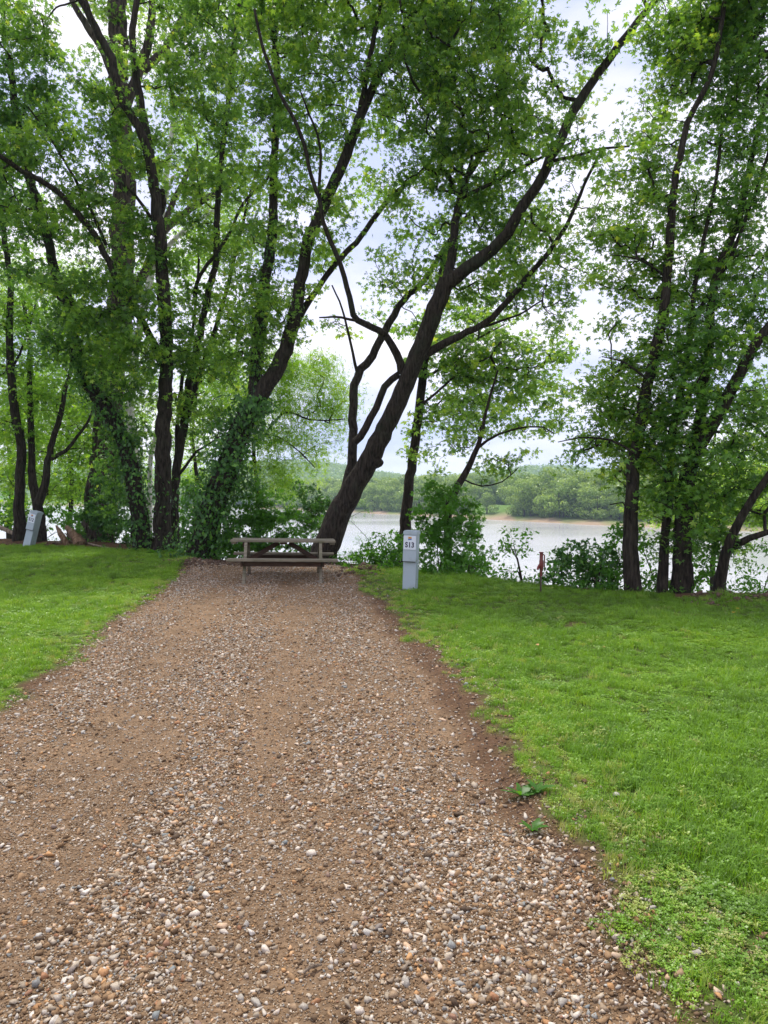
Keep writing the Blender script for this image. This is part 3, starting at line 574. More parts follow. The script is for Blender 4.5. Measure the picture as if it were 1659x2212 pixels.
tree('sycamore_tree', 'pale white barked sycamore glimpsed behind the left trunks', 'tree', [
    ([(300, 1150), (292, 1000), (281, 880), (293, 760), (309, 680), (332, 560), (352, 450), (362, 350), (376, 260)], 26, 27, 20, 10), ([(330, 570), (388, 506), (440, 468), (485, 440)], 26.5, 27, 11, 6), ([(352, 450), (372, 385), (385, 375)], 26.6, 26.8, 8, 5),
    ([(322, 1150), (324, 1016), (332, 960), (345, 900)], 25.5, 26, 13, 7)],
    [(400, 330, 80, 60, 27, 1.6, .6), (470, 480, 70, 60, 27), (330, 620, 60, 60, 26.5, 1.5, .4), (300, 820, 50, 60, 26.5, 1.4, .5), (420, 560, 60, 60, 27)],
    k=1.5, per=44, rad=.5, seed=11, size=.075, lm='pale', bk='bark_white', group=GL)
tree('maple_tree', 'vine hung trunk curving to the left between the furrowed trunk and the straight trunk', 'tree', [
    ([(312, 1190), (306, 1140), (297, 1090), (281, 996), (258, 930), (227, 880), (197, 838), (172, 785), (156, 710), (148, 654), (120, 590), (95, 490), (72, 410), (52, 345), (36, 250), (20, 120)], 19.2, 17.6, 40, 13),
    ([(150, 670), (100, 620), (60, 600)], 18.2, 17.4, 7, 3), ([(85, 450), (20, 455), (-30, 450)], 17.8, 17.5, 8, 4)],
    [(50, 130, 60, 70, 17.2), (40, 250, 70, 50, 17.2), (110, 200, 50, 50, 17.4), (50, 470, 70, 45, 17.4), (120, 500, 60, 45, 17.6), (90, 600, 70, 40, 17.6), (170, 760, 80, 45, 17.6), (240, 830, 70, 45, 18), (120, 700, 70, 40, 17.6), (190, 690, 60, 40, 17.5), (-60, 300, 90, 130, 17), (280, 940, 50, 40, 18.6, .8), (240, 1000, 50, 40, 18.7, .8), (230, 1070, 45, 40, 18.9, .8, .8), (30, 20, 60, 60, 17, 1, .5)],
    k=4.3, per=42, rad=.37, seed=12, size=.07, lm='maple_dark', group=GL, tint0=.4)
tree('maple_tree', 'tall straight trunk left of the gravel with a long bough sweeping to the left edge', 'tree', [
    ([(350, 1200), (351, 1130), (353, 1063), (353, 930), (357, 830), (360, 760), (356, 660), (351, 600), (344, 510), (335, 425), (321, 330), (300, 275), (262, 212), (240, 125), (206, 60), (175, 0), (140, -80)], 18.6, 17.0, 38, 12),
    ([(322, 340), (310, 270), (300, 200), (286, 80), (300, -20), (310, -100)], 18.0, 18.4, 22, 10),
    ([(352, 780), (312, 702), (280, 654), (256, 622), (248, 600), (215, 525), (175, 470), (120, 410), (50, 370), (0, 338), (-60, 290)], 18.3, 15.2, 17, 9),
    ([(340, 470), (352, 440), (350, 408)], 18.1, 17.8, 14, 10), ([(230, 530), (180, 420), (110, 300), (60, 230)], 17, 15.8, 8, 3), ([(345, 500), (290, 420), (240, 380)], 18, 17.2, 9, 4), ([(205, 65), (190, 10), (165, -60)], 17, 16.6, 8, 4)],
    [(60, 330, 70, 45, 15.6), (130, 370, 60, 45, 16), (190, 420, 60, 50, 16.3), (240, 500, 60, 45, 16.6), (170, 300, 60, 40, 16.3), (100, 260, 60, 35, 16), (300, 480, 50, 45, 17.4), (330, 560, 60, 45, 17.6), (230, 600, 70, 40, 16.8), (300, 690, 70, 45, 17), (220, 680, 70, 35, 16.8), (340, 780, 80, 40, 17.5), (400, 740, 50, 40, 17.6), (330, 300, 60, 50, 17.8), (220, 240, 60, 45, 17), (250, 330, 50, 40, 17), (370, 180, 60, 50, 18), (0, 420, 60, 40, 15.4), (340, 860, 50, 35, 17.8, .8, .7), (270, 780, 60, 35, 17), (380, 60, 50, 50, 18, 1, .6), (260, 120, 50, 40, 17.6, 1, .5), (330, 380, 40, 35, 17.4), (60, 60, 60, 50, 16.5), (200, 180, 50, 40, 16.8), (140, 450, 60, 40, 16.4), (280, 620, 60, 40, 16.8), (160, 620, 70, 40, 16.4), (180, 700, 60, 35, 16.4), (290, 740, 60, 30, 16.6)],
    k=4.6, per=42, rad=.37, seed=13, size=.07, lm='maple', group=GL, tint0=.42)
tree('maple_tree', 'cluster of slender upright stems rising just right of the tall straight trunk', 'tree', [
    ([(378, 1192), (377, 1120), (378, 1063), (387, 985), (404, 862), (413, 800), (432, 722), (452, 622), (466, 560), (470, 450), (480, 325), (495, 200), (506, 100), (520, -20)], 19.2, 19.4, 22, 8),
    ([(384, 1010), (383, 930), (392, 830), (412, 742), (424, 642), (430, 560)], 19.4, 20, 11, 5), ([(392, 950), (420, 842), (468, 702), (496, 602), (520, 500), (545, 400)], 19.3, 20, 13, 5),
    ([(420, 640), (432, 595), (490, 515), (525, 440), (575, 390), (600, 350), (645, 295)], 19.3, 17.6, 9, 4), ([(381, 1030), (402, 1006), (427, 973), (445, 962), (480, 940)], 19.2, 18.4, 8, 3)],
    [(470, 120, 70, 60, 19), (540, 60, 60, 60, 19), (440, 230, 70, 50, 19), (500, 290, 60, 50, 18.6), (430, 380, 60, 50, 19), (520, 400, 60, 50, 18.6), (440, 500, 60, 50, 19), (510, 540, 60, 45, 19), (430, 640, 60, 45, 19), (500, 680, 60, 45, 19), (420, 760, 60, 40, 18.6), (490, 800, 60, 40, 18.6), (430, 880, 50, 40, 18.8), (480, 920, 50, 35, 18.6), (440, 960, 40, 30, 18.6, .8, .7), (430, 20, 60, 50, 19), (480, -60, 120, 60, 19)],
    k=3.7, per=42, rad=.4, seed=14, size=.072, lm='maple', group=GL, tint0=.45)
tree('maple_tree', 'broad ivy wrapped trunk leaning right, left of the picnic table', 'tree', [
    ([(432, 1204), (446, 1150), (462, 1095), (486, 1030), (508, 965), (530, 905), (556, 862)], 17.3, 16.8, 56, 44),
    ([(548, 880), (552, 820), (556, 762), (568, 642), (580, 562), (590, 482), (591, 370), (600, 200), (592, 60), (600, -60)], 16.9, 17.6, 32, 11),
    ([(552, 868), (578, 828), (602, 788), (626, 720), (640, 660), (652, 590), (672, 508), (702, 440), (741, 350), (776, 260), (810, 180), (845, 105), (880, 50), (925, -30)], 16.8, 16.2, 36, 13),
    ([(612, 760), (640, 700), (668, 650), (725, 570), (780, 510), (842, 427), (897, 384), (977, 299), (1050, 235), (1126, 155)], 16.9, 17.6, 17, 5),
    ([(776, 262), (792, 160), (812, 60), (830, -40)], 16.4, 16, 14, 7), ([(690, 460), (690, 400), (690, 310), (650, 200)], 16.4, 15.4, 9, 4), ([(880, 60), (872, 110), (895, 180), (935, 225)], 16.2, 15.4, 8, 5)],
    [(600, 60, 80, 60, 16.6), (700, 60, 80, 60, 16), (650, 170, 80, 60, 16), (740, 170, 60, 60, 16), (590, 260, 70, 50, 16.4), (680, 300, 70, 55, 15.8), (760, 300, 40, 40, 16, .8, .7), (600, 390, 70, 50, 16.4), (680, 420, 60, 45, 16), (560, 500, 60, 45, 16.8), (640, 520, 60, 45, 16.2), (700, 540, 50, 35, 16.2), (560, 620, 70, 40, 16.6), (620, 640, 70, 40, 16), (520, 700, 70, 40, 16.4), (590, 720, 60, 35, 16), (540, 780, 60, 35, 16.4), (480, 760, 50, 35, 16.8), (820, 100, 60, 60, 16), (840, 250, 50, 50, 16.6, 1, .7), (820, 400, 50, 40, 17.2, .9, .5), (680, 700, 40, 30, 16, .6, .5), (700, -60, 180, 70, 16), (520, 190, 60, 50, 17)],
    k=4.7, per=42, rad=.37, seed=15, size=.068, lm='maple', group=GL, tint0=.5, flare=1.15)
# paler trees lower on the bank, behind
GB = 'paler trees low on the bank'
tree('willow_tree', 'pale fine leaved tree hanging down between the ivy wrapped trunk and the leaning maple', 'tree', [
    ([(560, 1170), (556, 1060), (548, 960), (560, 880), (590, 800)], 23, 23, 10, 5), ([(556, 960), (590, 915), (619, 890), (665, 905), (700, 908), (745, 905)], 23, 21.5, 6, 2.5), ([(550, 950), (590, 940), (640, 970), (680, 1010)], 23, 21.6, 5, 2)],
    [(600, 860, 50, 35, 22.5), (660, 880, 60, 25, 22), (720, 850, 50, 40, 22, 1, .7), (580, 940, 50, 35, 22.4), (640, 950, 45, 28, 22, .9, .8), (570, 1010, 45, 30, 22.2), (620, 1010, 25, 35, 22, .7, .6), (640, 810, 40, 30, 22.5, 1, .6), (700, 950, 40, 20, 22, .8, .5), (540, 870, 40, 40, 23), (610, 790, 50, 35, 22.5), (690, 800, 45, 35, 22, 1, .7), (720, 900, 35, 35, 22, 1, .6), (600, 1050, 40, 25, 22.2), (670, 1000, 30, 30, 22, .8, .7)],
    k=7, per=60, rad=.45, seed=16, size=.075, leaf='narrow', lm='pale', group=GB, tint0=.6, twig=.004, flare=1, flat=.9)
bgt = [('pale tree filling the gap at the far left edge', 20, 1150, 29, [(10, 900, 90, 80), (40, 1000, 90, 60), (0, 780, 70, 70), (60, 860, 70, 60), (10, 640, 60, 80)]),
       ('pale tree behind the forked trunk at the S12 pedestal', 150, 1160, 28, [(150, 830, 80, 70), (160, 950, 80, 60), (120, 1050, 80, 40), (170, 720, 70, 60), (130, 600, 60, 60)]),
       ('pale tree behind the vine hung curving trunk', 240, 1160, 28, [(210, 900, 80, 70), (270, 860, 60, 70), (250, 1010, 70, 60), (200, 1060, 60, 30), (240, 740, 50, 50)]),
       ('pale tree behind the slender upright stems', 420, 1160, 27, [(410, 920, 60, 50), (450, 850, 60, 60), (400, 1000, 30, 40), (480, 780, 60, 50), (520, 840, 40, 50), (440, 1040, 30, 20)]),
       ('yellowish tree low between the right hand trunks', 1540, 1240, 18, [(1520, 1040, 60, 35), (1600, 1010, 70, 40), (1640, 1090, 50, 40), (1560, 1100, 50, 30), (1420, 1110, 40, 30)])]
for i, (lb, u, v, Yd, bl) in enumerate(bgt):
    tree('bank_tree', lb, 'tree', [([(u, v), (u + 5, v - 120), (u - 4, v - 220), (u + 8, v - 330)], Yd, Yd, 12, 4)], [(a, b, c, d_, Yd + random.uniform(-1, 1), 1.8) for a, b, c, d_ in bl],
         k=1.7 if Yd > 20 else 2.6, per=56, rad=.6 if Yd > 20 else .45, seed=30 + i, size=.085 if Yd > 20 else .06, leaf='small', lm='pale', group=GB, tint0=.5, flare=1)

# ------------------------------------------------------------------ vines on trunks
def vine(label, C, R, t0, t1, n, seed, size=.05, out=.12, side=None):
    rng = np.random.default_rng(seed); k = rng.uniform(t0, t1, n) * (len(C) - 1); i = np.clip(k.astype(int), 0, len(C) - 2); fr = (k - i)[:, None]
    c = C[i] * (1 - fr) + C[i + 1] * fr; r = R[i] * (1 - fr[:, 0]) + R[i + 1] * fr[:, 0]; a = rng.uniform(0, 6.28, n) if side is None else rng.normal(side, 1.1, n)
    lump = .5 + .5 * np.sin(k * .9 + a * 2.2 + seed)
    keep = rng.uniform(0, 1, n) < .35 + .65 * lump; dirv = np.stack([np.cos(a), np.sin(a), np.zeros(n)], -1)
    o = dirv * (r * 1.08 + np.abs(rng.normal(0, out, n)) * (.4 + lump))[:, None]; p = (c + o + rng.normal(0, .04, (n, 3)))[keep]
    az = np.arctan2(dirv[keep, 1], dirv[keep, 0]); m_ = len(p); nrm = dirv[keep] + rng.normal(0, .55, (m_, 3)) + (0, 0, .45); nrm /= np.linalg.norm(nrm, axis=1)[:, None]
    dn = np.tile((0, 0, -1.), (m_, 1)) + rng.normal(0, .8, (m_, 3)); yv = dn - nrm * (dn * nrm).sum(1)[:, None]; yv /= np.linalg.norm(yv, axis=1)[:, None]; xv = np.cross(yv, nrm)
    Rm = np.stack([xv, yv, nrm], -1); sc = np.repeat(rng.uniform(.6, 1.25, m_)[:, None] * size, 3, 1); v, f, tt = scatter(LEAF['ovate'], p, Rm, sc, np.clip(rng.normal(.5, .25, m_), 0, 1))
    b = C[0]; root = empty('climbing_vine', (b[0], b[1], gz(b[0], b[1])), label, 'vine', 'vines on the left trunks')
    link('leaves', npmesh('leaves', v, f, tint=tt), M['vine'], root)
    g = Geo(); 
    for q in range(4):
        ph = rng.uniform(0, 6.28); i0, i1 = int(t0 * (len(C) - 1)), max(int(t1 * (len(C) - 1)), int(t0 * (len(C) - 1)) + 3); idx = np.arange(i0, min(i1 + 1, len(C)))
        an = ph + idx * .12; g.tube(C[idx] + np.stack([np.cos(an), np.sin(an), 0 * an], -1) * (R[idx] * 1.03)[:, None], np.full(len(idx), .014), 5, 0)
    link('stem', g.mesh('stem', True), M['bark_dark'], root); return root
C, R = TREES[15][0]; vine('dense ivy wrapping the broad trunk left of the picnic table', C, R, .0, 1, 7000, 61, .085, .26)
C, R = TREES[15][1]; vine('ivy climbing the upright left fork of the ivy wrapped trunk', C, R, 0, .38, 1600, 62, .06, .12)
C, R = TREES[12][0]; vine('vine draped over the lower part of the trunk that curves left', C, R, 0, .42, 4200, 63, .08, .24)
C, R = TREES[13][0]; vine('thin vine around the foot of the tall straight trunk', C, R, 0, .16, 260, 64, .06, .1)
C, R = TREES[10][0]; vine('leafy vine on the foot of the furrowed trunk', C, R, 0, .25, 1100, 65, .07, .16)

# ------------------------------------------------------------------ shrubs on the bank edge
def shrub(label, u, v, Yd, blobs, n_stems=4, k=14, per=22, rad=.16, size=.05, leaf='ovate', lm='shrub', seed=0, tint0=.5, group='shrubs on the bank edge'):
    rng = np.random.default_rng(seed + 500); b = W(u, v, Yd); b[2] = gz(b[0], b[1]); g = Geo(); cl = sample_blobs([(b[0], b[1], b[2] * 1.15, b[3] * 1.15) + tuple(b[4:]) for b in blobs], k * 3.2, rng, True); zc = height(cl[:, 0], cl[:, 1]); cl = cl[cl[:, 2] > zc + .03]
    nodes = []
    for i in range(n_stems):
        tgt = cl[rng.integers(len(cl))]; p = np.array([b - (0, 0, .1), b + (tgt - b) * .35 + rng.normal(0, .05, 3) + (0, 0, .1), b + (tgt - b) * .8]); C, _ = catmull(p, .12); g.tube(C, np.linspace(.018, .006, len(C)), 6, .05); nodes.append(C)
    nodes = np.concatenate(nodes)
    for P, R in grow(nodes, cl, rng, .0025): g.tube(P, R, 4, 0, cap=False)
    root = empty('shrub', b, label, 'shrub', group); link('stem', g.mesh('stem', True), M['bark_dark'], root)
    link('foliage', leaves_mesh('foliage', cl, int(per * 1.6), rad * 1.2, size * 1.35, leaf, rng, .8, .75, tint0), M[lm], root); return root
shrub('leafy sapling bush right behind the left half of the picnic table', 590, 1215, 17.2, [(580, 1090, 45, 35, 17.4, .5), (600, 1140, 60, 35, 17.3, .6), (560, 1060, 25, 25, 17.4, .4), (640, 1130, 45, 30, 17.3, .5), (530, 1160, 40, 30, 17.2, .5), (650, 1180, 50, 25, 17, .5)], seed=1, k=8, size=.06, leaf='maple', tint0=.7)
shrub('dark maple sapling between the table and the leaning trunk', 680, 1215, 17.6, [(680, 1085, 30, 28, 17.8, .5), (660, 1060, 20, 15, 17.8, .4), (690, 1125, 30, 20, 17.7, .5)], seed=2, k=10, size=.065, leaf='maple', lm='vine')
shrub('low bush between the ivy wrapped trunk and the table', 500, 1205, 17.4, [(500, 1130, 35, 45, 17.2, .5), (520, 1190, 40, 20, 17, .4), (480, 1180, 30, 25, 17.2, .4)], seed=3, k=10, size=.06)
shrub('sparse feathery shrub on the bank right of the leaning trunk', 770, 1225, 16.8, [(775, 1130, 30, 40, 16.9, .5, .35), (810, 1170, 40, 25, 16.8, .5, .3), (760, 1190, 30, 25, 16.5, .4, .8), (740, 1200, 20, 20, 16.4, .4)], seed=4, k=9, size=.032, leaf='narrow')
shrub('low dark bush left of the S13 pedestal', 830, 1240, 14.9, [(820, 1200, 35, 25, 15, .5), (860, 1190, 30, 30, 15.1, .5), (790, 1210, 25, 18, 15.2, .4), (850, 1225, 35, 15, 14.6, .4)], seed=5, size=.05)
shrub('tall bright bush directly right of the S13 pedestal', 950, 1250, 14.0, [(930, 1120, 35, 35, 14.3, .5), (975, 1100, 40, 40, 14.4, .5), (940, 1170, 45, 35, 14.1, .5), (1000, 1150, 40, 40, 14.2, .5), (960, 1215, 55, 30, 13.9, .5), (1020, 1210, 30, 30, 13.9, .5), (925, 1060, 22, 28, 14.4, .4, .7), (980, 1050, 25, 15, 14.4, .4, .6)], seed=6, k=13, size=.055, leaf='maple', tint0=.6, n_stems=6)
shrub('slender sapling with sparse leaves left of the red hydrant', 1130, 1275, 12.2, [(1110, 1160, 30, 14, 12.3, .3), (1090, 1190, 25, 18, 12.3, .3, .6), (1140, 1195, 30, 18, 12.3, .3, .7), (1120, 1230, 30, 20, 12.3, .3, .4), (1085, 1245, 25, 15, 12.3, .3, .5)], seed=7, k=16, per=15, size=.045)
shrub('dark spreading bush right of the red hydrant', 1240, 1285, 11.9, [(1220, 1210, 35, 25, 12, .4), (1270, 1200, 40, 30, 12, .4), (1200, 1250, 30, 22, 11.9, .4), (1260, 1250, 45, 28, 11.8, .4), (1310, 1240, 35, 30, 11.7, .4), (1190, 1185, 20, 15, 12, .3, .6)], seed=8, k=22, size=.048, lm='vine', tint0=.5)
shrub('bush hugging the leftmost trunk of the right hand clump', 1330, 1292, 11.5, [(1330, 1180, 25, 30, 11.6, .4), (1345, 1140, 20, 25, 11.6, .35, .7), (1335, 1250, 25, 35, 11.4, .4)], seed=9, k=18, size=.045)
shrub('leafy undergrowth between the trunks of the right hand clump', 1440, 1296, 11.6, [(1410, 1240, 25, 40, 11.6, .4), (1400, 1180, 22, 30, 11.6, .4), (1500, 1230, 25, 40, 11.6, .4), (1510, 1180, 25, 25, 11.7, .4, .7)], seed=10, k=15, size=.045, tint0=.6)
shrub('thin shrub against the bright water at the right edge', 1630, 1296, 11.4, [(1600, 1240, 30, 30, 11.5, .4, .5), (1640, 1260, 25, 25, 11.2, .4, .5), (1650, 1200, 25, 30, 11.4, .4, .6)], seed=11, k=14, size=.04)
shrub('green bush at the foot of the furrowed trunk', 245, 1180, 20.6, [(240, 1110, 40, 45, 20.6, .6), (200, 1130, 25, 35, 20.8, .5), (270, 1150, 30, 30, 20, .5), (250, 1060, 40, 30, 20.4, .6)], seed=12, k=7, size=.075, lm='vine', leaf='maple')
shrub('thicket at the left edge behind the S12 pedestal', 20, 1165, 23.5, [(15, 1110, 35, 35, 23.6, .7), (60, 1120, 25, 30, 23.6, .6, .7), (120, 1120, 30, 25, 23.6, .6, .7), (170, 1110, 30, 35, 23.4, .6)], seed=13, k=6, size=.07)
shrub('bright sapling between the straight trunk and the ivy wrapped trunk', 405, 1200, 19.8, [(400, 1110, 25, 40, 20, .6), (410, 1060, 22, 25, 20, .5), (400, 1170, 25, 25, 19.4, .5), (380, 1150, 18, 30, 19.5, .5)], seed=14, k=8, size=.06, tint0=.65)
shrub('low leafy bush filling the gap between the S13 pedestal and the slender sapling', 1020, 1262, 13.2, [(1000, 1225, 45, 20, 13.3, .4), (1050, 1225, 35, 22, 13.1, .4), (1030, 1180, 25, 22, 13.4, .4, .6), (1065, 1170, 25, 20, 13, .3, .4)], seed=21, k=13, size=.05, tint0=.6)
shrub('low leaf cover spilling over the bank just left of the S13 pedestal', 800, 1238, 15.2, [(790, 1215, 40, 16, 15.3, .5), (745, 1215, 30, 15, 15.8, .4), (850, 1210, 35, 20, 15, .4), (830, 1170, 20, 20, 15.2, .4, .4)], seed=22, k=12, size=.05, tint0=.6)
shrub('dark leafy bush between the red hydrant and the right hand clump, lower one', 1290, 1294, 11.4, [(1290, 1265, 45, 18, 11.4, .3), (1230, 1268, 35, 14, 11.6, .3), (1320, 1215, 22, 30, 11.5, .3), (1300, 1185, 25, 18, 11.6, .3, .6)], seed=23, k=20, size=.045, lm='vine')
shrub('bright thicket low behind the left half of the table', 540, 1212, 17.0, [(520, 1185, 45, 22, 17, .5), (590, 1190, 45, 20, 17, .5), (550, 1120, 30, 35, 17.3, .5)], seed=24, k=10, size=.06, tint0=.65)
shrub('leafy scrub between the rightmost trunks', 1520, 1298, 11.2, [(1515, 1265, 25, 20, 11.3, .3), (1600, 1275, 40, 14, 11.1, .3, .7), (1530, 1210, 22, 30, 11.4, .3, .7), (1420, 1268, 20, 22, 11.2, .3)], seed=25, k=18, size=.042, tint0=.6)
# weeds and rough herbs along the break of slope: one uncountable mass
rng = np.random.default_rng(77); n = 3600; x = rng.uniform(-11, 8, n); yy = bank_y(x) + rng.uniform(-.25, 1.6, n); k = ~((x > -4.0) & (x < -.6) & (yy < 16.6)); k &= rng.uniform(0, 1, n) < .55 + .6 * fbm(x, yy, .9, 70); x, yy = x[k], yy[k]
c = np.column_stack([x, yy, height(x, yy) + .08]); me = leaves_mesh('undergrowth', c, 9, .13, .04, 'ovate', rng, .9, .8, .45)
tag(link('undergrowth', me, M['shrub']), 'low weedy ground cover along the top of the river bank', 'undergrowth', kind='stuff')

# ------------------------------------------------------------------ far shore woods
def far_tree_parts(seed, h):
    r = np.random.default_rng(seed); g = Geo(); nt_ = r.integers(2, 4)
    for q in range(nt_):
        x, y = r.normal(0, .5, 2); g.tube([(x * .5, y * .5, -.8), (x, y, h * .3), (x * 2.5, y * 2, h * .75)], [.2, .15, .06], 6)
    nb = 15; B = np.column_stack([r.normal(0, h * .19, nb), r.normal(0, h * .17, nb), r.uniform(.12, .92, nb) * h]); B[:, :2] *= (1.25 - np.abs(B[:, 2:] / h - .55))
    n = 1900; k = r.integers(0, nb, n); d_ = r.normal(size=(n, 3)); d_ /= np.linalg.norm(d_, axis=1)[:, None]; p = B[k] + d_ * (h * .165) * r.uniform(.86, 1.06, (n, 1)) * (1, 1, .8)
    R = rot_mats(n, r, .9); v, f, tt = scatter(LEAF['ovate'], p, R, np.repeat(r.uniform(.34, .62, (n, 1)), 3, 1), np.clip(.45 + .35 * d_[:, 2] + r.normal(0, .15, n), 0, 1)); return g, v, f, tt  # clump tops lighter, undersides darker: daylight shading put into the leaf tint
protos = []
for i in range(6):
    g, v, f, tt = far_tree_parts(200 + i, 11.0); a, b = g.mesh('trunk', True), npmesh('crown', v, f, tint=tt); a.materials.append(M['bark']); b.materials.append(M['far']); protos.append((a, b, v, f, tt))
us = list(np.linspace(330, 1006, 42)) + [1052] + list(np.linspace(1116, 1640, 34)); rr = np.random.default_rng(9)
for u in us:
    al = (u - CX) / F; ys = np.linspace(90, 500, 800); hit = ys[np.argmax(ys > shore_y(al * ys))]; yd = hit + rr.uniform(9, 17); x, yd = al * yd, yd
    r_ = empty('shore_tree', (x, yd, gz(x, yd) - .1), 'full green tree standing in the front row of the wood on the far bank' if u != 1052 else 'lone small tree in front of the meadow gap on the far bank', 'tree', 'front row trees on the far bank' if u != 1052 else None, rr.uniform(0, 6.28))
    s = rr.uniform(.75, 1.12) * (.6 if u == 1052 else 1); r_.scale = (s * rr.uniform(.95, 1.2),) * 2 + (s,)
    p = protos[rr.integers(6)]
    for nm, me in (('trunk', p[0]), ('crown', p[1])):
        o = bpy.data.objects.new(nm, me); COL.objects.link(o); o.parent = r_
def wood(name, pts, label, smin, smax):
    Vs, Fs, Ts, off = [], [], [], 0
    for x, y in pts:
        p = protos[rr.integers(6)]; s = rr.uniform(smin, smax); a = rr.uniform(0, 6.28); sub = rr.integers(0, 2)
        c_, s_ = math.cos(a), math.sin(a); v = p[2] * s; v = np.column_stack([v[:, 0] * c_ - v[:, 1] * s_ + x, v[:, 0] * s_ + v[:, 1] * c_ + y, v[:, 2] + gz(x, y) - .8]); Vs.append(v); Fs.append(p[3] + off); Ts.append(np.clip(p[4] + rr.normal(0, .2), 0, 1)); off += len(v)
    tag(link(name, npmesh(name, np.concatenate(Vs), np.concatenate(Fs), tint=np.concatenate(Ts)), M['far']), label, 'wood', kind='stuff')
pts = []
for u in np.linspace(380, 1700, 110):
    al = (u - CX) / F; ys = np.linspace(90, 900, 1200); hit = ys[np.argmax(ys > shore_y(al * ys))]
    for q in range(4):
        if 1005 < u < 1125 and q < 2: continue
        yd = hit + 28 + q * 13 + rr.uniform(-5, 5) + (30 if 1005 < u < 1125 else 0); pts.append((al * yd + rr.uniform(-2, 2), yd))
wood('far_wood', pts, 'dense green wood behind the front trees on the far bank', .85, 1.35)
def hills(name, label, x0, x1, y0, y1, n, size):
    x = rr.uniform(x0, x1, n * 3); y = rr.uniform(y0, y1, n * 3); k = (y - shore_y(x) > 180) & (np.abs(x) < y * .62 + 60); x, y = x[k][:n], y[k][:n]
    B = np.column_stack([x, y, height(x, y) + size * .5]); per = 26; c = np.repeat(B, per, 0); d_ = rr.normal(size=(len(c), 3)); d_ /= np.linalg.norm(d_, axis=1)[:, None]; d_[:, 2] = np.abs(d_[:, 2])
    p = c + d_ * size * np.array((.55, .55, .8)) * rr.uniform(.8, 1.1, (len(c), 1)); v, f, tt = scatter(LEAF['ovate'], p, rot_mats(len(c), rr, .8), np.repeat(rr.uniform(1.5, 2.6, (len(c), 1)), 3, 1), np.clip(.25 + .4 * d_[:, 2] + np.repeat(rr.normal(0, .15, len(B)), per), 0, 1))  # crown tops tinted lighter than their sides, overhead light put into the colour
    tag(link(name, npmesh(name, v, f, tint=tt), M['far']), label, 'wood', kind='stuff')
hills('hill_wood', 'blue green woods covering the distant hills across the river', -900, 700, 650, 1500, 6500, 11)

# ------------------------------------------------------------------ air
hz = bm_obj('haze', lambda bm: box(bm, (0, 2600, 32), (7400, 5700, 88)), bpy.data.materials.new('air'))
m = hz.data.materials[0]; m.use_nodes = True; m.node_tree.nodes.clear(); vo = m.node_tree.nodes.new('ShaderNodeVolumePrincipled'); mo = m.node_tree.nodes.new('ShaderNodeOutputMaterial')
vo.inputs['Density'].default_value = .00026; vo.inputs['Color'].default_value = (.66, .82, 1, 1); m.node_tree.links.new(vo.outputs[0], mo.inputs['Volume'])
hz['kind'] = 'stuff'; cy.volume_bounces = 1
# ------------------------------------------------------------------ picnic table
tb = W(612, 1250, 13.35); tb[2] = gz(tb[0], tb[1]) - .015
T = empty('picnic_table', tb, 'weathered grey wooden picnic table at the end of the gravel pad', 'picnic table', rz=math.radians(7.0)); T.rotation_euler = (math.radians(-.3), math.radians(1.0), math.radians(7.0))
HL = .96
for i in range(5):
    y = -.285 + i * .1425; o = bm_obj('tabletop_plank', lambda bm: box(bm, (random.uniform(-.008, .008), y, .745 + random.uniform(-.002, .002)), (2 * HL, .136, .038)), M['wood'], T, .004)
for sgn in (-1, 1):
    for j in range(2): bm_obj('seat_plank', lambda bm: box(bm, (random.uniform(-.01, .01), sgn * (.63 + j * .142), .435 + random.uniform(-.002, .002)), (2 * HL + .04, .136, .038)), M['wood'], T, .004)
    bm_obj('seat_rail', lambda bm: box(bm, (0, sgn * .70, .365), (1.37, .038, .09)), M['wood_red'], T, .003)
for sx in (-1, 1):
    x = sx * .68
    for sy in (-1, 1):
        def leg(bm, sy=sy):
            p0, p1 = Vector((x, sy * .76, .0)), Vector((x, sy * .30, .715)); d_ = p1 - p0; ang = math.atan2(d_.y, d_.z); box(bm, (p0 + p1) / 2, (.055, .09, d_.length + .02), Matrix.Rotation(-ang, 3, 'X'))
        bm_obj('leg', leg, M['wood'], T, .003)
    bm_obj('crossbeam', lambda bm: box(bm, (x + sx * .041, 0, .366), (.038, 1.56, .092)), M['wood_red'], T, .003)
    bm_obj('top_cleat', lambda bm: box(bm, (x + sx * .041, 0, .682), (.038, .64, .085)), M['wood_red'], T, .003)
    bm_obj('end_cleat', lambda bm: box(bm, (sx * .90, 0, .707), (.09, .62, .036)), M['wood'], T, .003)
    def br(bm):
        p0, p1 = Vector((sx * .655, 0, .36)), Vector((sx * .10, 0, .70)); d_ = p1 - p0; box(bm, (p0 + p1) / 2, (.085, .038, d_.length), Matrix.Rotation(math.atan2(d_.x, d_.z), 3, 'Y'))
    bm_obj('brace', br, M['wood_red'], T, .003)
bm_obj('center_cleat', lambda bm: box(bm, (0, 0, .706), (.12, .62, .038)), M['wood_red'], T, .003)

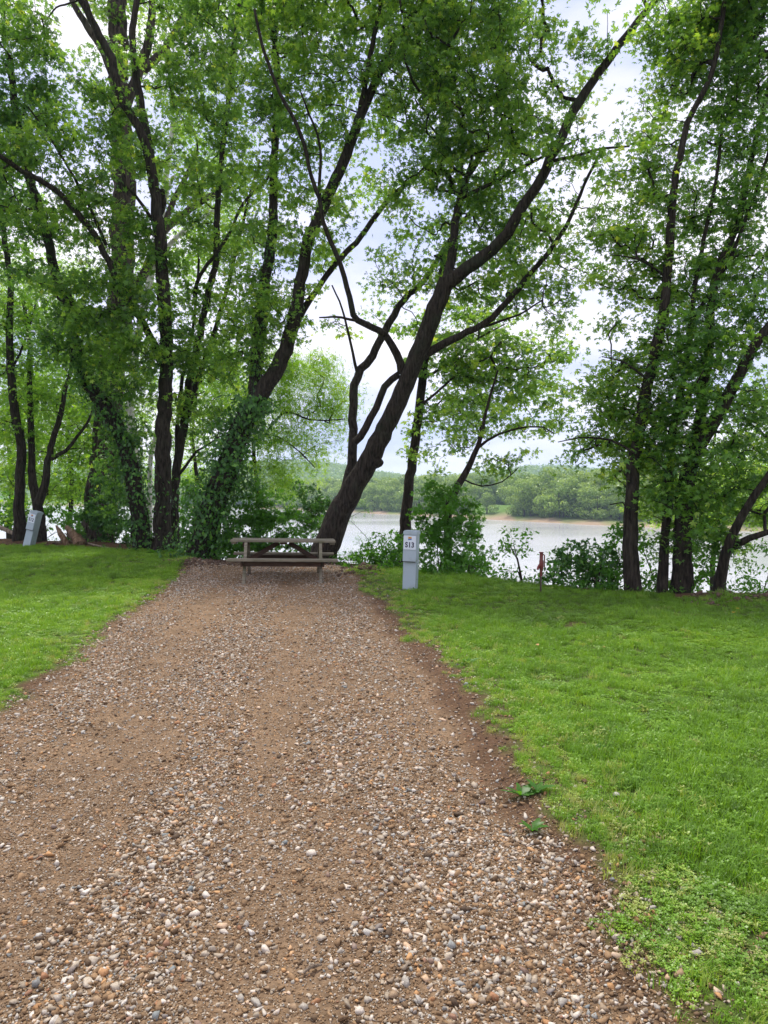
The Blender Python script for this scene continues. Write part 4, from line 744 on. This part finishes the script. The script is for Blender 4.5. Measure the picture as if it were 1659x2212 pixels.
# ------------------------------------------------------------------ utility pedestals
def text_mesh(s, size, depth=.0006):
    cu = bpy.data.curves.new('lettering', 'FONT'); cu.body = s; cu.size = size; cu.extrude = depth; cu.offset = size * .034; cu.align_x = 'CENTER'; cu.align_y = 'CENTER'; cu.space_character = 1.08
    o = bpy.data.objects.new('lettering', cu); COL.objects.link(o); dg = bpy.context.evaluated_depsgraph_get(); me = bpy.data.meshes.new_from_object(o.evaluated_get(dg)); bpy.data.objects.remove(o); return me
def pedestal(p, label, code, rz, lean, sc=1):
    r_ = empty('utility_pedestal', p, label, 'utility pedestal', 'numbered campsite power pedestals'); r_.rotation_euler = Matrix.Rotation(rz, 4, 'Z').to_euler()
    r_.matrix_basis = Matrix.Translation(p) @ Matrix.Rotation(lean, 4, 'Y') @ Matrix.Rotation(rz, 4, 'Z') @ Matrix.Scale(sc, 4)
    w_, d_, h_ = .215, .20, .93
    bm_obj('post', lambda bm: box(bm, (0, 0, h_ / 2 - .1), (w_, d_, h_ + .2 - .05)), M['box'], r_, .005)
    def cap(bm): box(bm, (0, -.005, h_ - .012), (w_ + .022, d_ + .03, .052)); box(bm, (0, -.004, h_ + .018), (w_ + .002, d_ + .004, .014))
    bm_obj('cap', cap, M['box'], r_, .004)
    def dr(bm):
        vs = box(bm, (0, -d_ / 2 - .018, .67), (w_ + .006, .036, .42))
        for v in vs:
            if v.co.y < -d_ / 2 - .03 and v.co.z > .8: v.co.y += .012
    dd = bm_obj('door', dr, M['box'], r_, .004)
    bm_obj('door_lip', lambda bm: box(bm, (0, -d_ / 2 - .02, .452), (w_ - .02, .034, .010)), M['seam'], r_, .001)
    bm_obj('latch', lambda bm: box(bm, (w_ / 2 + .006, -d_ / 2 + .012, .478), (.012, .018, .022)), M['steel'], r_, .002)
    for z in (.16, .42):
        bm_obj('bolt', lambda bm: __import__('bmesh').ops.create_cone(bm, cap_ends=True, segments=8, radius1=.006, radius2=.005, depth=.006, matrix=Matrix.Translation((w_ / 2 + .002, 0, z)) @ Matrix.Rotation(math.pi / 2, 4, 'Y')), M['rustpipe'], r_)
    yf = -d_ / 2 - .0385; pz = .765
    pl_ = bm_obj('number_plate', lambda bm: box(bm, (0, yf, pz), (.205, .003, .225)), M['plate'], r_, .0006)
    me = text_mesh(code, .098); me.transform(Matrix.Translation((0, yf - .003, pz - .04)) @ Matrix.Rotation(math.pi / 2, 4, 'X') @ Matrix.Diagonal((1.0, 1.18, 1, 1))); me.materials.append(M['ink'])
    o = bpy.data.objects.new('lettering', me); COL.objects.link(o); o.parent = pl_
    def lg(bm): box(bm, (0, yf - .0022, pz + .078), (.058, .001, .03))
    bm_obj('emblem', lg, M['lg_or'], pl_)
    bm_obj('emblem', lambda bm: (box(bm, (-.006, yf - .0032, pz + .079), (.018, .001, .012)), box(bm, (.02, yf - .0032, pz + .073), (.014, .001, .012))), M['lg_rd'], pl_)
    bm_obj('emblem', lambda bm: box(bm, (0, yf - .0022, pz + .052), (.058, .001, .020)), M['lg_bl'], pl_)
    for z in (-.095, .1): bm_obj('rivet', lambda bm: box(bm, (0, yf - .002, pz + z), (.004, .002, .004)), M['steel'], pl_)
    return r_
p = G(886, 1272); pedestal(p, 'upright blue grey power pedestal numbered S13 on the grass right of the gravel', 'S13', math.radians(-15), math.radians(1.8))
p = G(62, 1181); pedestal(p, 'strongly leaning grey power pedestal numbered S12 at the far left', 'S12', math.radians(-14), math.radians(14), 1.08)

# ------------------------------------------------------------------ red hydrant
p = G(1168, 1281); r_ = empty('yard_hydrant', p, 'rusty red metal yard hydrant on a dark pipe at the river edge of the lawn', 'hydrant')
def cyl(name, pts, rad, mt, par, seg=12):
    g = Geo(); g.tube([Vector(q) for q in pts], rad, seg); o = link(name, g.mesh(name, True), M[mt], par, world=False); return o
k_ = .60 / 82
cyl('pipe', [(0, 0, -.2), (0, 0, .28)], [.014, .014], 'rustpipe', r_)
cyl('riser', [(.002, 0, .26), (.003, 0, .40)], [.022, .022], 'rust', r_)
cyl('head', [(.004, 0, .36), (.006, 0, .38), (.008, 0, .50), (.006, 0, .505), (.006, 0, .62)], [.024, .034, .034, .028, .027], 'rust', r_)
cyl('lid', [(.006, 0, .62), (.006, 0, .632)], [.037, .037], 'rust', r_)
cyl('spout', [(0, 0, .42), (-.03, -.02, .43), (-.055, -.05, .40), (-.06, -.06, .365)], [.016, .018, .016, .018], 'rust', r_)
cyl('handle', [(.03, 0, .60), (.055, 0, .58), (.052, 0, .40)], [.010, .010, .010], 'rust', r_, 8)

# ------------------------------------------------------------------ dead wood, clods, leaves, flowers
def log(name, label, pts, rad, mt, cat='log', seg=10, rough=.15):
    b = np.array(pts[0]); g = Geo(); C, t = catmull(pts, .12); g.tube(C, np.interp(t, np.linspace(0, 1, len(rad)), rad), seg, rough, seed=3)
    r_ = link(name, g.mesh(name, False), M[mt]); r_.data.transform(Matrix.Translation(-Vector(b))); r_.location = b; return tag(r_, label, cat)
def gp(u, v, dz=0): q = G(u, v); q[2] += dz; return q
log('fallen_branch', 'pale fallen branch lying on bare earth at the left edge behind S12', [gp(-25, 1172, .46), gp(0, 1172, .38), gp(22, 1172, .24), gp(46, 1173, .08)], [.07, .06, .05], 'barklog', 'branch')
log('wood_chunk', 'upright splintered slab of red brown wood near the furrowed trunk', [gp(146, 1174, .0), gp(136, 1174, .26), gp(122, 1174, .52)], [.11, .10, .02], 'deadwood', 'wood', 5, .3)
log('wood_chunk', 'broad broken stump piece lying beside the furrowed trunk', [gp(172, 1176, .0), gp(160, 1176, .24), gp(146, 1176, .42)], [.17, .15, .08], 'deadwood', 'wood', 6, .3)
log('fallen_branch', 'thin yellowish stick propped between the two broken wood pieces', [gp(166, 1180, .0), gp(153, 1180, .18), gp(140, 1180, .36)], [.025, .02, .015], 'barklog', 'branch')
log('fallen_branch', 'long grey root lying along the turf edge below the furrowed trunk', [gp(120, 1178, .02), gp(160, 1179, .04), gp(215, 1183, .03), gp(250, 1187, .0)], [.02, .028, .015], 'barklog', 'branch')
log('stick', 'short pale stick lying in the foreground gravel', [gp(655, 2108, .012), gp(672, 2100, .02), gp(695, 2092, .014)], [.006, .007, .004], 'barklog', 'stick', 6, .1)
# soil clods scattered along the bare strips
rng = np.random.default_rng(55); cx_, cs = [], []
for n, fn in ((240, lambda: (rng.normal(-.35, .25), rng.normal(14.4, .4))), (300, lambda: (rng.normal(-4.3, .4), rng.normal(15.6, .6))), (420, lambda: (rng.uniform(-4, -.8), rng.uniform(15.7, 16.3))), (700, lambda: (rng.uniform(-13, -7), rng.uniform(20, 22.6))), (260, lambda: (rng.uniform(4.2, 6.5), rng.uniform(9.6, 10.4)))):
    for i in range(n): cx_.append(fn()); cs.append(float(np.clip(rng.lognormal(math.log(.022), .6), .008, .09)))
for i in range(1500):
    y = rng.uniform(1.8, 13); l, r = drive_lr(y); cx_.append((r + rng.normal(.2, .13), y)); cs.append(rng.uniform(.004, .011))
v, f, tt = stone_field(np.array(cx_), np.array(cs), rng, .2); m, N, L, p = mat('soil_clods'); p.inputs['Base Color'].default_value = (.105, .066, .043, 1); p.inputs['Roughness'].default_value = 1
tag(link('soil_clods', npmesh('soil_clods', v, f), m), 'dark crumbly clods of soil along the turned edges of the pad', 'soil', kind='stuff')
def dry_leaf(u, v, label, s, mt='leafbrown'):
    q = gp(u, v, .05); V_, Q_ = LEAF['ovate']; me = npmesh('fallen_leaf', V_ * s * (1, 1, 1.6), Q_); o = link('fallen_leaf', me, M[mt]); o.location = q; o.rotation_euler = (.3, .2, random.uniform(0, 6)); tag(o, label, 'leaf', 'dry leaves on the lawn')
dry_leaf(119, 1309, 'orange brown dry leaf on the left lawn', .055); dry_leaf(38, 1305, 'small pale dry leaf at the left edge of the left lawn', .03)
dry_leaf(1160, 1401, 'orange brown dry leaf lying alone on the right lawn', .045); dry_leaf(1303, 1408, 'small brown leaf further right on the right lawn', .025)
def flower(u, v, label):
    q = gp(u, v); r_ = empty('dandelion', q, label, 'flower', 'dandelions by the bank'); cyl('stem', [(0, 0, 0), (.004, 0, .05), (.003, 0, .075)], [.002, .002, .002], 'stemg', r_, 5)
    V_, Q_ = [], []; 
    for k in range(16):
        a = k / 16 * 6.283; n_ = len(V_); c_, s_ = math.cos(a), math.sin(a); V_ += [(0.003, 0, .078), (c_ * .012 - s_ * .004, s_ * .012 + c_ * .004, .082), (c_ * .022, s_ * .022, .079), (c_ * .012 + s_ * .004, s_ * .012 - c_ * .004, .082)]; Q_.append((n_, n_ + 1, n_ + 2, n_ + 3))
    link('petals', npmesh('petals', V_, Q_), M['yellow'], r_, world=False)
M['stemg'] = paint('green_stem', (.08, .2, .03), (.1, .2, .04))
flower(1593, 1327, 'yellow dandelion near the right end of the bank, the upper of two'); flower(1584, 1336, 'yellow dandelion near the right end of the bank, the lower of two'); flower(828, 1248, 'small yellow flower in the grass left of the S13 pedestal')
def weed(u, v, label, n, ln, seed):
    q = gp(u, v, .0); rng = np.random.default_rng(seed); V_, Q_ = [], []
    for k in range(n):
        a = k * 2.4 + rng.uniform(-.3, .3); l_ = ln * rng.uniform(.6, 1.1); el = rng.uniform(.25, 1.1); wd = l_ * .17; prev = None
        for s in range(6):
            t = s / 5; rr_ = l_ * t * math.cos(el * (1 - .5 * t)); zz = l_ * math.sin(el) * t * (1 - .45 * t) + .01; wv = wd * math.sin(math.pi * min(1, t * .92 + .08)) * (1 + .25 * (-1) ** s)
            c_ = np.array((math.cos(a) * rr_, math.sin(a) * rr_, zz)); sd_ = np.array((-math.sin(a), math.cos(a), .15)) * wv; V_ += [c_ - sd_, c_ + (0, 0, -.15 * wv), c_ + sd_]; i = len(V_) - 3
            if s: Q_ += [(i - 3, i - 2, i + 1, i), (i - 2, i - 1, i + 2, i + 1)]
    o = link('weed', npmesh('weed', V_, Q_, tint=rng.uniform(.75, .97, len(Q_))), M['shrub']); o.location = q; tag(o, label, 'weed')
weed(1125, 1722, 'larger dark green weed rosette at the edge of the right lawn', 8, .12, 1); weed(1160, 1712, 'toothed green weed just right of the larger rosette', 6, .10, 2)
weed(1285, 1622, 'flat leafy weed in the right lawn', 6, .09, 3); weed(1150, 1800, 'small pale weed on the bare strip', 6, .09, 4)
weed(1010, 1435, 'leafy clump at the turf edge', 8, .12, 5); weed(372, 1193, 'broad leaved weed at the foot of the tall straight trunk', 10, .28, 6); weed(332, 1196, 'broad leaved weed left of the foot of the tall straight trunk', 10, .26, 7)
weed(895, 1276, 'small leafy weed against the foot of the S13 pedestal', 8, .09, 8)
